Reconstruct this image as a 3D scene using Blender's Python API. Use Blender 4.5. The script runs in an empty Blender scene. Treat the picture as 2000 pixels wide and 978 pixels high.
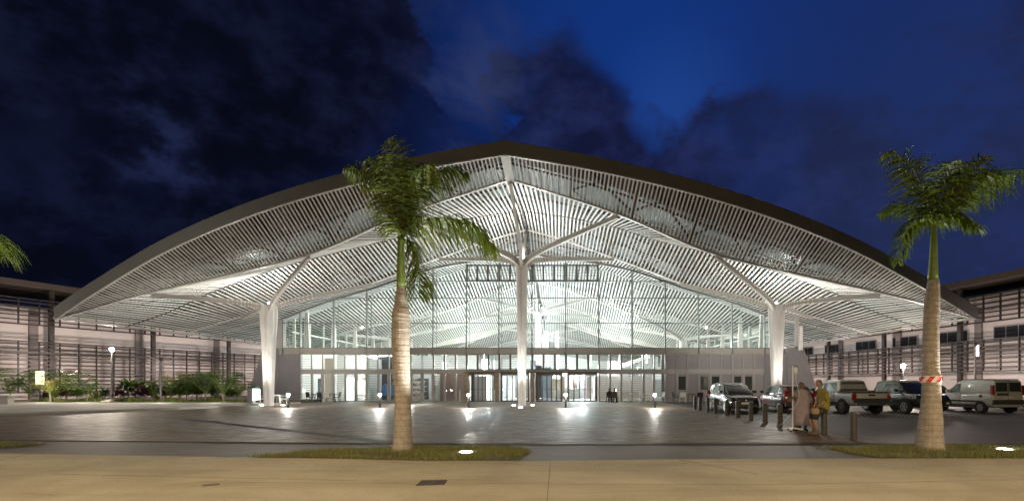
import bpy, math, random
from mathutils import Vector, Matrix
R = math.radians
random.seed(7)
SC = bpy.context.scene
COL = SC.collection

# ------------------------------------------------------------------ camera
F = 944.0
CX, CY, CH = 1090.0, 748.0, 1.62
cam_d = bpy.data.cameras.new('camera'); cam = bpy.data.objects.new('camera', cam_d); COL.objects.link(cam)
cam.location = (0, 0, CH); cam.rotation_euler = (R(90), 0, 0)
cam_d.sensor_width = 36; cam_d.lens = F/2000*36
cam_d.shift_x = -(CX-1000)/2000; cam_d.shift_y = (CY-489)/2000
cam_d.clip_start = 0.1; cam_d.clip_end = 3000
SC.camera = cam
SC.view_settings.view_transform = 'Standard'; SC.view_settings.look = 'None'
SC.view_settings.exposure = 1.3; SC.view_settings.gamma = 1.0

def P(px, py, y):
    return Vector(((px-CX)/F*y, y, CH+(CY-py)/F*y))
def G(px, py):
    y = CH*F/(py-CY)
    return Vector(((px-CX)/F*y, y, 0))

# ------------------------------------------------------------------ node helper
class NT:
    def __init__(s, tree): s.t = tree; s.n = tree.nodes; s.l = tree.links
    def new(s, typ, **k):
        nd = s.n.new(typ)
        for a, b in k.items(): setattr(nd, a, b)
        return nd
    def link(s, a, b): s.l.new(a, b)
    def setin(s, nd, i, v):
        if hasattr(v, 'is_linked') or isinstance(v, bpy.types.NodeSocket): s.l.new(v, nd.inputs[i])
        else: nd.inputs[i].default_value = v
    def math(s, op, a, b=0.0, c=None, clamp=False):
        nd = s.new('ShaderNodeMath', operation=op, use_clamp=clamp)
        s.setin(nd, 0, a); s.setin(nd, 1, b)
        if c is not None: s.setin(nd, 2, c)
        return nd.outputs[0]
    def mix(s, f, a, b):
        nd = s.new('ShaderNodeMix', data_type='RGBA')
        s.setin(nd, 0, f); s.setin(nd, 6, a); s.setin(nd, 7, b)
        return nd.outputs[2]
    def noise(s, vec, scale, detail=4, rough=.55, dist=0):
        nd = s.new('ShaderNodeTexNoise'); s.link(vec, nd.inputs['Vector'])
        nd.inputs['Scale'].default_value = scale; nd.inputs['Detail'].default_value = detail
        nd.inputs['Roughness'].default_value = rough; nd.inputs['Distortion'].default_value = dist
        return nd.outputs[0]
    def ramp(s, f, lo, hi):
        nd = s.new('ShaderNodeMapRange', interpolation_type='SMOOTHSTEP')
        s.setin(nd, 0, f); nd.inputs[1].default_value = lo; nd.inputs[2].default_value = hi
        return nd.outputs[0]
    def mapping(s, vec, scale=(1,1,1), rot=(0,0,0)):
        nd = s.new('ShaderNodeMapping'); s.link(vec, nd.inputs[0])
        nd.inputs['Scale'].default_value = scale; nd.inputs['Rotation'].default_value = rot
        return nd.outputs[0]
def rgb(c, a=1): return (c[0], c[1], c[2], a)
def s2l(r, g, b):
    return tuple(((v/255)/12.92 if v/255 <= .04045 else ((v/255+.055)/1.055)**2.4) for v in (r, g, b)) + (1,)

# ------------------------------------------------------------------ world: dusk sky with clouds
W = bpy.data.worlds.new('World'); SC.world = W; W.use_nodes = True
w = NT(W.node_tree); w.n.clear()
out = w.new('ShaderNodeOutputWorld'); bg = w.new('ShaderNodeBackground'); w.link(bg.outputs[0], out.inputs[0])
tc = w.new('ShaderNodeTexCoord'); D = tc.outputs['Generated']
def pdir(px, py): return Vector(((px-CX)/F, 1, (CY-py)/F)).normalized()
def lobe(px, py, r0, r1, vec=D):
    nd = w.new('ShaderNodeVectorMath', operation='DISTANCE'); w.link(vec, nd.inputs[0]); nd.inputs[1].default_value = pdir(px, py)
    return w.math('SUBTRACT', 1.0, w.ramp(nd.outputs['Value'], r0, r1))
sep = w.new('ShaderNodeSeparateXYZ'); w.link(D, sep.inputs[0])
# gnomonic direction coordinates of the sky: U across, V up
ay = w.math('MAXIMUM', w.math('ABSOLUTE', sep.outputs[1]), .08)
U = w.math('DIVIDE', sep.outputs[0], ay); V = w.math('DIVIDE', sep.outputs[2], ay)
east = w.ramp(U, -.62, .35)
mp = w.mapping(D, (1, 1, 1.5))
warp = w.noise(mp, 2.0, 5, .55, .5)
fine = w.noise(mp, 5.0, 9, .60, .25)
puff = w.noise(mp, 11.0, 8, .62, .1)
clear = w.mix(east, s2l(12, 20, 50), s2l(15, 38, 96))
clear = w.mix(w.math('MULTIPLY', lobe(1230, 130, .02, .45), .9), clear, s2l(18, 52, 124))
clear = w.mix(w.math('MULTIPLY', lobe(1320, 225, .0, .17), .55), clear, s2l(34, 72, 148))
clear = w.mix(w.math('MULTIPLY', lobe(1950, 330, .05, .6), .8), clear, s2l(32, 48, 96))
clear = w.mix(w.math('MULTIPLY', lobe(60, 20, .0, .35), .8), clear, s2l(30, 36, 66))
cloudc = w.mix(east, s2l(7, 9, 22), s2l(20, 25, 58))
cloudc = w.mix(w.math('MULTIPLY', lobe(1850, 430, .0, .6), .9), cloudc, s2l(34, 44, 80))
cloudc = w.mix(w.math('MULTIPLY', w.ramp(puff, .40, .70), .55), cloudc, w.mix(east, s2l(24, 30, 58), s2l(40, 50, 100)))
fc = w.new('ShaderNodeFloatCurve')
tops = [(-600,1.25),(60,.90),(160,.86),(260,1.1),(720,1.25),(790,1.0),(850,.66),(900,.50),(975,.50),(1020,.64),(1100,.72),(1170,.68),(1235,.60),(1290,.52),(1370,.57),(1450,.63),(1530,.62),(1600,.60),(1700,.585),(1850,.64),(2000,.74),(2400,1.0)]
cv = fc.mapping.curves[0]; pts_ = [((px+600)/3000, v/1.3) for px, v in tops]
cv.points[0].location = pts_[0]; cv.points[1].location = pts_[-1]
for p_ in pts_[1:-1]: cv.points.new(*p_)
fc.mapping.update()
pxn = w.math('DIVIDE', w.math('ADD', w.math('MULTIPLY', w.math('ADD', U, w.math('MULTIPLY', w.math('SUBTRACT', fine, .5), .35)), F), CX+600), 3000.0, clamp=True)
w.link(pxn, fc.inputs['Value'])
topv = w.math('MULTIPLY', fc.outputs[0], 1.3)
nz = w.math('ADD', w.math('MULTIPLY', w.math('SUBTRACT', warp, .5), .55), w.math('MULTIPLY', w.math('SUBTRACT', fine, .5), .42))
dv = w.math('ADD', w.math('SUBTRACT', topv, V), nz)
mask = w.math('MULTIPLY', w.ramp(dv, -.03, .09), w.math('SUBTRACT', 1.0, w.math('MULTIPLY', w.ramp(warp, .50, .66), .55)))
sky = w.mix(mask, clear, cloudc)
wisp = w.math('MULTIPLY', w.math('MULTIPLY', w.ramp(fine, .48, .7), lobe(915, 200, .0, .24)), .7)
sky = w.mix(wisp, sky, s2l(50, 60, 100))
wisp2 = w.math('MULTIPLY', w.math('MULTIPLY', w.ramp(puff, .5, .7), lobe(300, 290, .0, .12)), .5)
sky = w.mix(wisp2, sky, s2l(40, 50, 90))
sky = w.mix(w.math('MAXIMUM', w.ramp(w.math('MULTIPLY', sep.outputs[1], -1.0), -.15, .2), w.ramp(sep.outputs[2], .74, .95)), sky, s2l(13, 14, 20))
w.link(sky, bg.inputs[0]); bg.inputs[1].default_value = .42

# ------------------------------------------------------------------ materials
MATS = {}
def M(name, col=(.5,.5,.5), rough=.5, metal=0, emit=None, estr=0, noise=0, nscale=4, bump=0, bscale=20, alpha=1, spec=.5, coat=0):
    if name in MATS: return MATS[name]
    m = bpy.data.materials.new(name); m.use_nodes = True; MATS[name] = m
    t = NT(m.node_tree); b = t.n['Principled BSDF']
    b.inputs['Base Color'].default_value = rgb(col); b.inputs['Roughness'].default_value = rough
    b.inputs['Metallic'].default_value = metal; b.inputs['Specular IOR Level'].default_value = spec
    b.inputs['Coat Weight'].default_value = coat
    tcn = t.new('ShaderNodeTexCoord')
    if noise:
        f = t.noise(tcn.outputs['Object'], nscale, 5, .6)
        lo = tuple(c*(1-noise) for c in col); hi = tuple(min(1, c*(1+noise)) for c in col)
        t.link(t.mix(t.ramp(f, .3, .7), rgb(lo), rgb(hi)), b.inputs['Base Color'])
        t.link(t.math('MULTIPLY_ADD', f, .25, rough-.12, clamp=True), b.inputs['Roughness'])
    if bump:
        bn = t.new('ShaderNodeBump'); bn.inputs['Strength'].default_value = bump; bn.inputs['Distance'].default_value = .02
        t.link(t.noise(tcn.outputs['Object'], bscale, 4), bn.inputs['Height']); t.link(bn.outputs[0], b.inputs['Normal'])
    if emit:
        b.inputs['Emission Color'].default_value = rgb(emit); b.inputs['Emission Strength'].default_value = estr
    return m
def glass_mat(name, tint, refl=.12, rough=.02):
    m = bpy.data.materials.new(name); m.use_nodes = True; MATS[name] = m
    t = NT(m.node_tree); t.n.clear()
    o = t.new('ShaderNodeOutputMaterial'); mx = t.new('ShaderNodeMixShader')
    tr = t.new('ShaderNodeBsdfTransparent'); tr.inputs[0].default_value = rgb(tint)
    gl = t.new('ShaderNodeBsdfGlossy'); gl.inputs['Roughness'].default_value = rough
    fr = t.new('ShaderNodeLayerWeight'); fr.inputs[0].default_value = .25
    t.link(t.math('MULTIPLY_ADD', fr.outputs['Fresnel'], .6, refl*.3), mx.inputs[0])
    t.link(tr.outputs[0], mx.inputs[1]); t.link(gl.outputs[0], mx.inputs[2]); t.link(mx.outputs[0], o.inputs[0])
    return m
glass = glass_mat('clear_glass', (.86, .93, .90))
glass_dark = glass_mat('dark_glass', (.25, .28, .28), .3)
white_paint = M('white_painted_steel', (.66, .63, .60), .42, noise=.05, nscale=1.5)
slat_paint = M('slat_paint', (.56, .53, .49), .5, noise=.08, nscale=.7)
gutter_paint = M('gutter_paint', (.62, .60, .58), .4)
dark_steel = M('dark_brown_steel', (.035, .028, .026), .5)
truss_steel = M('truss_steel', (.10, .085, .075), .55)
fascia_mat = M('fascia_metal', (.17, .17, .158), .5, noise=.06, nscale=.5)
mull_mat = M('mullion_grey', (.16, .17, .16), .45)
frame_mat = M('frame_beige_grey', (.36, .33, .31), .45)
panel_mat = M('grey_panel', (.27, .25, .255), .55, noise=.04, nscale=1)
wall_grey = M('render_grey', (.20, .185, .20), .7, noise=.06, nscale=1.2)
louvre_mat = M('louvre_grey', (.30, .29, .28), .5)
black_plastic = M('black_plastic', (.012, .012, .013), .4)
white_plastic = M('white_plastic', (.75, .74, .72), .4)
rubber = M('rubber', (.018, .018, .018), .8)
alloy = M('alloy', (.55, .55, .56), .3, metal=.9)
chrome = M('chrome', (.8, .8, .8), .12, metal=1)

def deck_material():
    m = M('translucent_roof_sheet', (.085, .12, .13), .45)
    t = NT(m.node_tree); b = t.n['Principled BSDF']; tcn = t.new('ShaderNodeTexCoord')
    wv = t.new('ShaderNodeTexWave', bands_direction='Y'); t.link(tcn.outputs['Object'], wv.inputs[0]); wv.inputs['Scale'].default_value = 1.2
    bn = t.new('ShaderNodeBump'); bn.inputs['Distance'].default_value = .05; bn.inputs['Strength'].default_value = .8
    t.link(wv.outputs['Fac'], bn.inputs['Height']); t.link(bn.outputs[0], b.inputs['Normal'])
    return m
deck_mat = deck_material()

def paving_material():
    m = M('plaza_paving', (.06, .055, .05), .35)
    t = NT(m.node_tree); b = t.n['Principled BSDF']; tcn = t.new('ShaderNodeTexCoord'); O = tcn.outputs['Object']
    b.inputs['Specular IOR Level'].default_value = .32
    br = t.new('ShaderNodeTexBrick'); t.link(O, br.inputs[0])
    br.inputs['Scale'].default_value = 1; br.inputs['Brick Width'].default_value = .8; br.inputs['Row Height'].default_value = .27
    br.inputs['Mortar Size'].default_value = .008; br.inputs['Mortar Smooth'].default_value = .3
    br.inputs['Color1'].default_value = (.145, .098, .062, 1); br.inputs['Color2'].default_value = (.075, .053, .035, 1)
    br.inputs['Mortar'].default_value = (.035, .03, .028, 1); br.inputs['Bias'].default_value = -.1
    st = t.noise(t.mapping(O, (.25, 1.3, 1)), .9, 5, .6)
    col = t.mix(t.math('MULTIPLY', t.ramp(st, .38, .7), .55), br.outputs[0], (.165, .115, .075, 1))
    big = t.noise(O, .12, 3, .5)
    col = t.mix(t.math('MULTIPLY', t.ramp(big, .4, .65), .35), col, (.08, .064, .052, 1))
    t.link(col, b.inputs['Base Color'])
    rn = t.noise(t.mapping(O, (.6, 1.8, 1)), 2.2, 5, .7)
    t.link(t.math('MULTIPLY_ADD', t.ramp(rn, .3, .7), .34, .36), b.inputs['Roughness'])
    bn = t.new('ShaderNodeBump'); bn.inputs['Distance'].default_value = .01; bn.inputs['Strength'].default_value = .5
    h = t.math('ADD', t.noise(O, 9, 3), t.math('MULTIPLY', br.outputs['Fac'], -.5))
    t.link(h, bn.inputs['Height']); t.link(bn.outputs[0], b.inputs['Normal'])
    return m
paving_mat = paving_material()

def concrete_material(name, c1, c2, joint=0.0, rough=.75, jx=9.0, jy=4.5):
    m = M(name, c1, rough)
    t = NT(m.node_tree); b = t.n['Principled BSDF']; tcn = t.new('ShaderNodeTexCoord'); O = tcn.outputs['Object']
    a = t.noise(O, .35, 6, .65, .4); f = t.noise(O, 28, 3, .6); st = t.noise(t.mapping(O, (.18, 1.6, 1), (0, 0, .12)), .8, 5, .65)
    col = t.mix(t.ramp(a, .34, .64), rgb(tuple(x*.9 for x in c1)), rgb(c2))
    col = t.mix(t.math('MULTIPLY', t.ramp(st, .44, .74), .5), col, rgb(tuple(x*.66 for x in c1)))
    col = t.mix(t.math('MULTIPLY', t.ramp(f, .35, .75), .35), col, rgb(tuple(x*.6 for x in c1)))
    vo = t.new('ShaderNodeTexVoronoi'); t.link(O, vo.inputs[0]); vo.inputs['Scale'].default_value = 2.2
    col = t.mix(t.math('MULTIPLY', t.math('SUBTRACT', 1.0, t.ramp(vo.outputs['Distance'], .015, .045)), .5), col, rgb(tuple(x*.35 for x in c1)))
    t.link(col, b.inputs['Base Color'])
    bn = t.new('ShaderNodeBump'); bn.inputs['Distance'].default_value = .006; bn.inputs['Strength'].default_value = .6
    t.link(t.math('ADD', f, a), bn.inputs['Height']); t.link(bn.outputs[0], b.inputs['Normal'])
    return m
fore_mat = concrete_material('tan_concrete', (.33, .285, .19), (.42, .365, .255))
strip_mat = concrete_material('grey_concrete_strip', (.11, .102, .10), (.14, .13, .125), rough=.6)
kerb_mat = concrete_material('pale_concrete', (.45, .42, .38), (.52, .49, .45))
asphalt_mat = concrete_material('asphalt', (.055, .047, .043), (.075, .064, .057), rough=.6)
stain_mat = M('patch_repair', (.06, .05, .045), .8, noise=.3, nscale=6)
soil_mat = M('soil', (.09, .07, .045), .9, noise=.3, nscale=3, bump=.5)
lawn_mat = M('lawn_soil', (.085, .07, .03), .9, noise=.35, nscale=1.5, bump=.6)
wallpink = M('wing_wall_render', (.60, .53, .52), .75, noise=.05, nscale=.6)
white_wall = M('interior_white', (.72, .71, .69), .6)
floor_in = M('hall_floor', (.22, .215, .20), .3)
def bark_material():
    m = M('palm_bark', (.36, .31, .24), .85)
    t = NT(m.node_tree); b = t.n['Principled BSDF']; tcn = t.new('ShaderNodeTexCoord'); O = tcn.outputs['Object']
    n1 = t.noise(O, 7, 6, .7); n2 = t.noise(t.mapping(O, (12, 12, 1.2)), 2, 5, .7); n3 = t.noise(O, 60, 2, .6)
    col = t.mix(t.ramp(n1, .3, .7), (.22, .18, .145, 1), (.34, .295, .25, 1))
    col = t.mix(t.math('MULTIPLY', t.ramp(n2, .5, .75), .45), col, (.18, .145, .10, 1))
    sp = t.ramp(n3, .66, .72)
    col = t.mix(t.math('MULTIPLY', sp, .6), col, (.5, .46, .38, 1))
    wv = t.new('ShaderNodeTexWave', bands_direction='Z'); t.link(O, wv.inputs[0]); wv.inputs['Scale'].default_value = 2.3; wv.inputs['Distortion'].default_value = .8; wv.inputs['Detail Scale'].default_value = 2
    col = t.mix(t.math('MULTIPLY', t.ramp(wv.outputs['Fac'], .80, .97), .35), col, (.12, .09, .07, 1))
    t.link(col, b.inputs['Base Color'])
    bn = t.new('ShaderNodeBump'); bn.inputs['Distance'].default_value = .02; bn.inputs['Strength'].default_value = .8
    t.link(t.math('ADD', n1, n2), bn.inputs['Height']); t.link(bn.outputs[0], b.inputs['Normal'])
    return m
bark_mat = bark_material()
shaft_mat = M('crownshaft_green', (.13, .19, .035), .4, noise=.25, nscale=5)
def leaf_material(name, c1, c2, sc=3.0, trans=.35):
    m = bpy.data.materials.new(name); m.use_nodes = True; MATS[name] = m
    t = NT(m.node_tree); b = t.n['Principled BSDF']; o = t.n['Material Output']
    geo = t.new('ShaderNodeNewGeometry')
    oi = geo.outputs['Random Per Island']
    col = t.mix(oi, rgb(c1), rgb(c2)); t.link(col, b.inputs['Base Color']); b.inputs['Roughness'].default_value = .45
    tl = t.new('ShaderNodeBsdfTranslucent'); t.link(col, tl.inputs[0])
    mx = t.new('ShaderNodeMixShader'); mx.inputs[0].default_value = trans
    t.link(b.outputs[0], mx.inputs[1]); t.link(tl.outputs[0], mx.inputs[2]); t.link(mx.outputs[0], o.inputs[0])
    return m
frond_mat = leaf_material('palm_leaf', (.035, .075, .010), (.19, .24, .03))
leaf_green = leaf_material('leaf_green', (.035, .075, .015), (.10, .15, .03))
leaf_lime = leaf_material('leaf_lime', (.12, .17, .03), (.20, .24, .05))
leaf_purple = leaf_material('leaf_purple', (.05, .015, .03), (.10, .03, .045))
leaf_dark = leaf_material('leaf_dark', (.02, .045, .015), (.05, .08, .02))
leaf_yellow = leaf_material('leaf_yellow', (.30, .24, .05), (.42, .33, .09))
grass_mat = leaf_material('grass_blade', (.075, .10, .02), (.19, .17, .06), trans=.2)

# ------------------------------------------------------------------ mesh builder
OFF = {}
def tag(o, label=None, cat=None, group=None, kind=None):
    if label: o['label'] = label
    if cat: o['category'] = cat
    if group: o['group'] = group
    if kind: o['kind'] = kind
    return o
class MB:
    def __init__(s): s.v = []; s.f = []
    def add(s, vs, fs):
        k = len(s.v); s.v += [tuple(x) for x in vs]; s.f += [tuple(i+k for i in f) for f in fs]; return s
    def box(s, x0, x1, y0, y1, z0, z1):
        vs = [(x0,y0,z0),(x1,y0,z0),(x1,y1,z0),(x0,y1,z0),(x0,y0,z1),(x1,y0,z1),(x1,y1,z1),(x0,y1,z1)]
        return s.add(vs, [(0,3,2,1),(4,5,6,7),(0,1,5,4),(1,2,6,5),(2,3,7,6),(3,0,4,7)])
    def cbox(s, c, sz, b=0):
        return s.box(c[0]-sz[0]/2, c[0]+sz[0]/2, c[1]-sz[1]/2, c[1]+sz[1]/2, c[2]-sz[2]/2, c[2]+sz[2]/2)
    def quad(s, *p): return s.add(p, [tuple(range(len(p)))])
    def bar(s, a, b, w, h=None, up=(0,0,1)):
        a = Vector(a); b = Vector(b); h = h or w; d = (b-a).normalized(); u = Vector(up)
        r = d.cross(u)
        if r.length < 1e-4: r = d.cross(Vector((1,0,0)))
        r.normalize(); u = r.cross(d).normalized()
        vs = []
        for p in (a, b):
            for i, j in ((-1,-1),(1,-1),(1,1),(-1,1)): vs.append(p + r*w/2*i + u*h/2*j)
        return s.add(vs, [(0,1,2,3),(7,6,5,4),(0,4,5,1),(1,5,6,2),(2,6,7,3),(3,7,4,0)])
    def tube(s, pts, rad, n=8, cap=True):
        pts = [Vector(p) for p in pts]
        if not isinstance(rad, (list, tuple)): rad = [rad]*len(pts)
        vs = []; prev = None
        for i, p in enumerate(pts):
            d = (pts[min(i+1, len(pts)-1)] - pts[max(i-1, 0)]).normalized()
            r = d.cross(Vector((0,0,1))) if prev is None else prev - d*prev.dot(d)
            if r.length < 1e-3: r = Vector((1,0,0)) - d*d.x
            r.normalize(); prev = r; u = d.cross(r)
            for k in range(n):
                a = 2*math.pi*k/n; vs.append(p + (r*math.cos(a)+u*math.sin(a))*rad[i])
        fs = [(i*n+k, i*n+(k+1)%n, (i+1)*n+(k+1)%n, (i+1)*n+k) for i in range(len(pts)-1) for k in range(n)]
        if cap: fs += [tuple(reversed(range(n))), tuple((len(pts)-1)*n+k for k in range(n))]
        return s.add(vs, fs)
    def lathe(s, prof, n=16, c=(0,0,0)):
        vs = []
        for z, r in prof:
            for k in range(n):
                a = 2*math.pi*k/n; vs.append((c[0]+r*math.cos(a), c[1]+r*math.sin(a), c[2]+z))
        m = len(prof)
        fs = [(i*n+k, i*n+(k+1)%n, (i+1)*n+(k+1)%n, (i+1)*n+k) for i in range(m-1) for k in range(n)]
        fs += [tuple(reversed(range(n))), tuple((m-1)*n+k for k in range(n))]
        return s.add(vs, fs)
    def loft(s, rings, cap=True):
        n = len(rings[0]); vs = [p for r in rings for p in r]
        fs = [(i*n+k, i*n+(k+1)%n, (i+1)*n+(k+1)%n, (i+1)*n+k) for i in range(len(rings)-1) for k in range(n)]
        if cap: fs += [tuple(reversed(range(n))), tuple((len(rings)-1)*n+k for k in range(n))]
        return s.add(vs, fs)
    def prism(s, poly, axis, a, b):      # poly in the other two axes, extruded along axis
        def mk(p, t):
            return {'x': (t, p[0], p[1]), 'y': (p[0], t, p[1]), 'z': (p[0], p[1], t)}[axis]
        n = len(poly); vs = [mk(p, a) for p in poly] + [mk(p, b) for p in poly]
        fs = [tuple(range(n)), tuple(reversed(range(n, 2*n)))] + [(i, i+n, (i+1)%n+n, (i+1)%n) for i in range(n)]
        return s.add(vs, fs)
    def build(s, name, mat, parent=None, label=None, smooth=False, loc=None):
        off = Vector(loc) if loc is not None else (OFF.get(parent.name, Vector()) if parent else Vector())
        me = bpy.data.meshes.new(name)
        me.from_pydata([tuple(Vector(v)-off) for v in s.v], [], s.f); me.validate(); me.update()
        if smooth: me.shade_smooth()
        me.materials.append(mat)
        o = bpy.data.objects.new(name, me); COL.objects.link(o)
        if parent: o.parent = parent; OFF[o.name] = off
        elif loc is not None: o.location = loc; OFF[o.name] = off
        if label: o['label'] = label
        return o
def thing(name, label, cat, loc=(0,0,0), group=None, rz=0, local=False):
    o = bpy.data.objects.new(name, None); COL.objects.link(o); o.location = loc; o.rotation_euler = (0,0,rz)
    o.empty_display_size = .3
    OFF[o.name] = Vector() if local else Vector(loc)
    return tag(o, label, cat, group)
def copy_tree(o, parent=None):
    c = o.copy(); COL.objects.link(c); c.parent = parent
    for ch in list(o.children): copy_tree(ch, c)
    return c
def dup(o, loc, rz=0, label=None, group=None, sc=None):
    c = copy_tree(o); c.location = loc; c.rotation_euler = (0,0,rz)
    if label: c['label'] = label
    if group: c['group'] = group
    if sc: c.scale = (sc, sc, sc) if not isinstance(sc, tuple) else sc
    return c
def light(name, kind, loc, power, col, rad=.15, rot=None, parent=None, spot=None, size=None):
    l = bpy.data.lights.new(name, kind); l.energy = power; l.color = col
    if kind == 'AREA': l.size = size[0]; l.shape = 'RECTANGLE'; l.size_y = size[1]
    else: l.shadow_soft_size = rad
    if spot: l.spot_size = R(spot); l.spot_blend = .6
    o = bpy.data.objects.new(name, l); COL.objects.link(o)
    o.location = Vector(loc) - (OFF.get(parent.name, Vector()) if parent else Vector())
    if rot: o.rotation_euler = rot
    if parent: o.parent = parent
    return o
def aim(o, d): o.rotation_euler = Vector(d).to_track_quat('-Z', 'Y').to_euler()
WARM = (1, .86, .68); NEUT = (1, .96, .88); COOL = (.93, .97, 1); SODIUM = (1, .77, .46)

# ================================================================== GROUND
def flat(name, pts, z, mat, thick=None, kind='structure', **k):
    m = MB()
    if thick: m.prism([(p[0], p[1]) for p in pts], 'z', z-thick, z)
    else: m.add([(p[0], p[1], z) for p in pts], [tuple(range(len(pts)))])
    o = m.build(name, mat); o['kind'] = kind; return o
flat('ground', [(-900,-300),(900,-300),(900,1500),(-900,1500)], -.02, asphalt_mat)
flat('plaza_paving', [(-60,13.2),(8.9,13.2),(8.9,43),(-60,43)], -.008, paving_mat)
flat('parking_asphalt', [(8.9,12.4),(60,12.4),(60,60),(20.5,60),(20.5,43),(8.9,43)], -.006, asphalt_mat)
# drain slot across the plaza edge
m = MB(); pts = [G(-300,855), G(0,859), G(1000,867.5), G(2000,866), G(2500,865)]
for a, b in zip(pts, pts[1:]): m.bar(a+Vector((0,0,.002)), b+Vector((0,0,.002)), .14, .012)
m.build('drain_channel', M('drain_iron', (.02, .018, .017), .6))['kind'] = 'structure'
# pale studs of the drain grate in the middle
m = MB()
for i in range(60):
    px = 1062 + i*3.6; g = G(px, 866.6); m.box(g.x-.012, g.x+.012, g.y-.05, g.y+.05, .006, .014)
tag(m.build('drain_grate', M('grate_steel', (.3, .29, .27), .4, metal=.6)), kind='structure')
# crossing strip
st = [G(-400,858), G(0,861.5), G(1000,870.5), G(2000,868.5), G(2500,868)]
fr = [G(2600,892), G(2000,893.5), G(1330,896), G(1035,900), G(490,892.5), G(0,885), G(-500,877)]
flat('crossing_strip', [(p.x, p.y) for p in st+fr], -.002, strip_mat)
fp = fr[::-1]
flat('foreground_pavement', [(p.x, p.y) for p in fp] + [(40,-25),(-40,-25)], .002, fore_mat)
# tyre marks and scuffs on the foreground
tm = MB(); rt = random.Random(12)
for i in range(46):
    x = rt.uniform(-11, 11); y = rt.uniform(6.8, 10.0); L = rt.uniform(.2, 2.2); a_ = rt.gauss(.05, .25); w0 = rt.uniform(.006, .03); n_ = 7; top = []; bot = []
    for j in range(n_+1):
        f = j/n_; xx = x+L*f*math.cos(a_); yy = y+L*f*math.sin(a_)+.05*math.sin(f*3+i); ww = w0*math.sin(math.pi*(.06+.88*f))*rt.uniform(.5, 1.2)
        top.append((xx, yy+ww, .004)); bot.append((xx, yy-ww, .004))
    k_ = len(tm.v); tm.v += top+bot; tm.f += [(k_+j, k_+j+1, k_+n_+2+j, k_+n_+1+j) for j in range(n_)]
tag(tm.build('scuff_marks', M('scuff', (.24, .205, .14), .85, noise=.3, nscale=8)), kind='stuff')
gr = MB()
for i in range(1500):
    x = rt.uniform(-12, 12); y = rt.uniform(6.6, 18) if rt.random() < .5 else rt.uniform(9.4, 10.8); q = rt.uniform(.003, .009)
    gr.add([(x-q, y, .004), (x+q*.6, y-q, .004), (x+q, y+q*.5, .004), (x, y, .004+q)], [(0,1,3),(1,2,3),(2,0,3)])
tag(gr.build('grit', M('grit_dark', (.12, .10, .07), .9)), kind='stuff')
m = MB()   # joints in the foreground slabs
for a, b in ((G(1075,901), G(1050,1200)), (G(380,941), G(1500,946)), (G(100,925), G(700,938)), (G(1500,946), G(2200,932)), (G(1325,897), G(1480,925)), (G(60,886), G(-40,905))):
    m.bar(a+Vector((0,0,.003)), b+Vector((0,0,.003)), .014, .004)
tag(m.build('pavement_joint', M('joint_dark', (.17, .14, .10), .9)), kind='structure')
def blob(name, pts, z, mat, rnd=.0):
    return flat(name, [(p.x+random.uniform(-rnd, rnd), p.y+random.uniform(-rnd, rnd)) for p in pts], z, mat)
m = MB(); q = [G(823,938), G(874,937), G(868,946), G(812,948)]
m.prism([(p.x, p.y) for p in q], 'z', .0, .008)
for i in range(9):
    a = q[0].lerp(q[1], (i+.5)/9); b = q[3].lerp(q[2], (i+.5)/9); m.bar(a+Vector((0,0,.011)), b+Vector((0,0,.011)), .015, .008)
tag(m.build('drain_cover', stain_mat), 'small dark rectangular cover set in the tan foreground pavement', 'drain cover')
m = MB(); q = [G(940,890), G(1018,890.5), G(1012,900), G(934,899)]
m.prism([(p.x, p.y) for p in q], 'z', .0, .03)
for i in range(14):
    a = q[0].lerp(q[1], (i+.5)/14); b = q[3].lerp(q[2], (i+.5)/14); m.bar(a+Vector((0,0,.034)), b+Vector((0,0,.034)), .02, .01)
tag(m.build('manhole_cover', M('cover_iron', (.05, .045, .045), .55)), 'grey ribbed manhole cover at the grass island edge', 'manhole cover')
blob('pavement_patch', [G(392,947), G(405,945), G(430,943), G(428,947), G(398,950)], .006, M('dark_stain', (.13,.10,.07), .9))
# lighter and darker paving bands across the plaza
flat('paving_band', [(-3.9,13.3),(-2.95,13.3),(-2.9,31.5),(-3.6,31.5)], -.004, M('band_grey', (.11, .10, .095), .6, noise=.1, nscale=1.5))
flat('paving_band', [(-5.0,13.3),(-4.2,13.3),(-20,23.6),(-20,24.2)], -.003, M('band_dark', (.05, .045, .043), .6, noise=.1, nscale=1.5))
flat('terrace_paving', [(-30,33.2),(8.9,33.2),(8.9,42.9),(-30,42.9)], -.001, concrete_material('terrace_stone', (.20, .175, .14), (.25, .22, .18), rough=.6))
m = MB()   # parking lines
for x in (11.3, 14.45, 17.5, 21.0, 25.2):
    m.box(x, x+.1, 25.0, 30.5, -.003, .001)
m.box(8.95, 26, 24.2, 24.3, -.003, .001)
tag(m.build('parking_line', M('road_paint', (.6, .58, .55), .6, noise=.2, nscale=5)), kind='structure')
# raised left sidewalk with kerb
side = [G(-500,822), G(0,812), G(200,805), G(350,799.5), G(410,796.5), G(428,794.6), G(415,793.2)]
back = [(-20.5, 38.5), (-70, 41)]
flat('sidewalk', [(p.x, p.y) for p in side]+back, .14, kerb_mat, .16)
flat('planting_bed', [(-70,38.8),(-21.0,37.2),(-21,44),(-70,60)], .17, soil_mat, .18)

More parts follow.
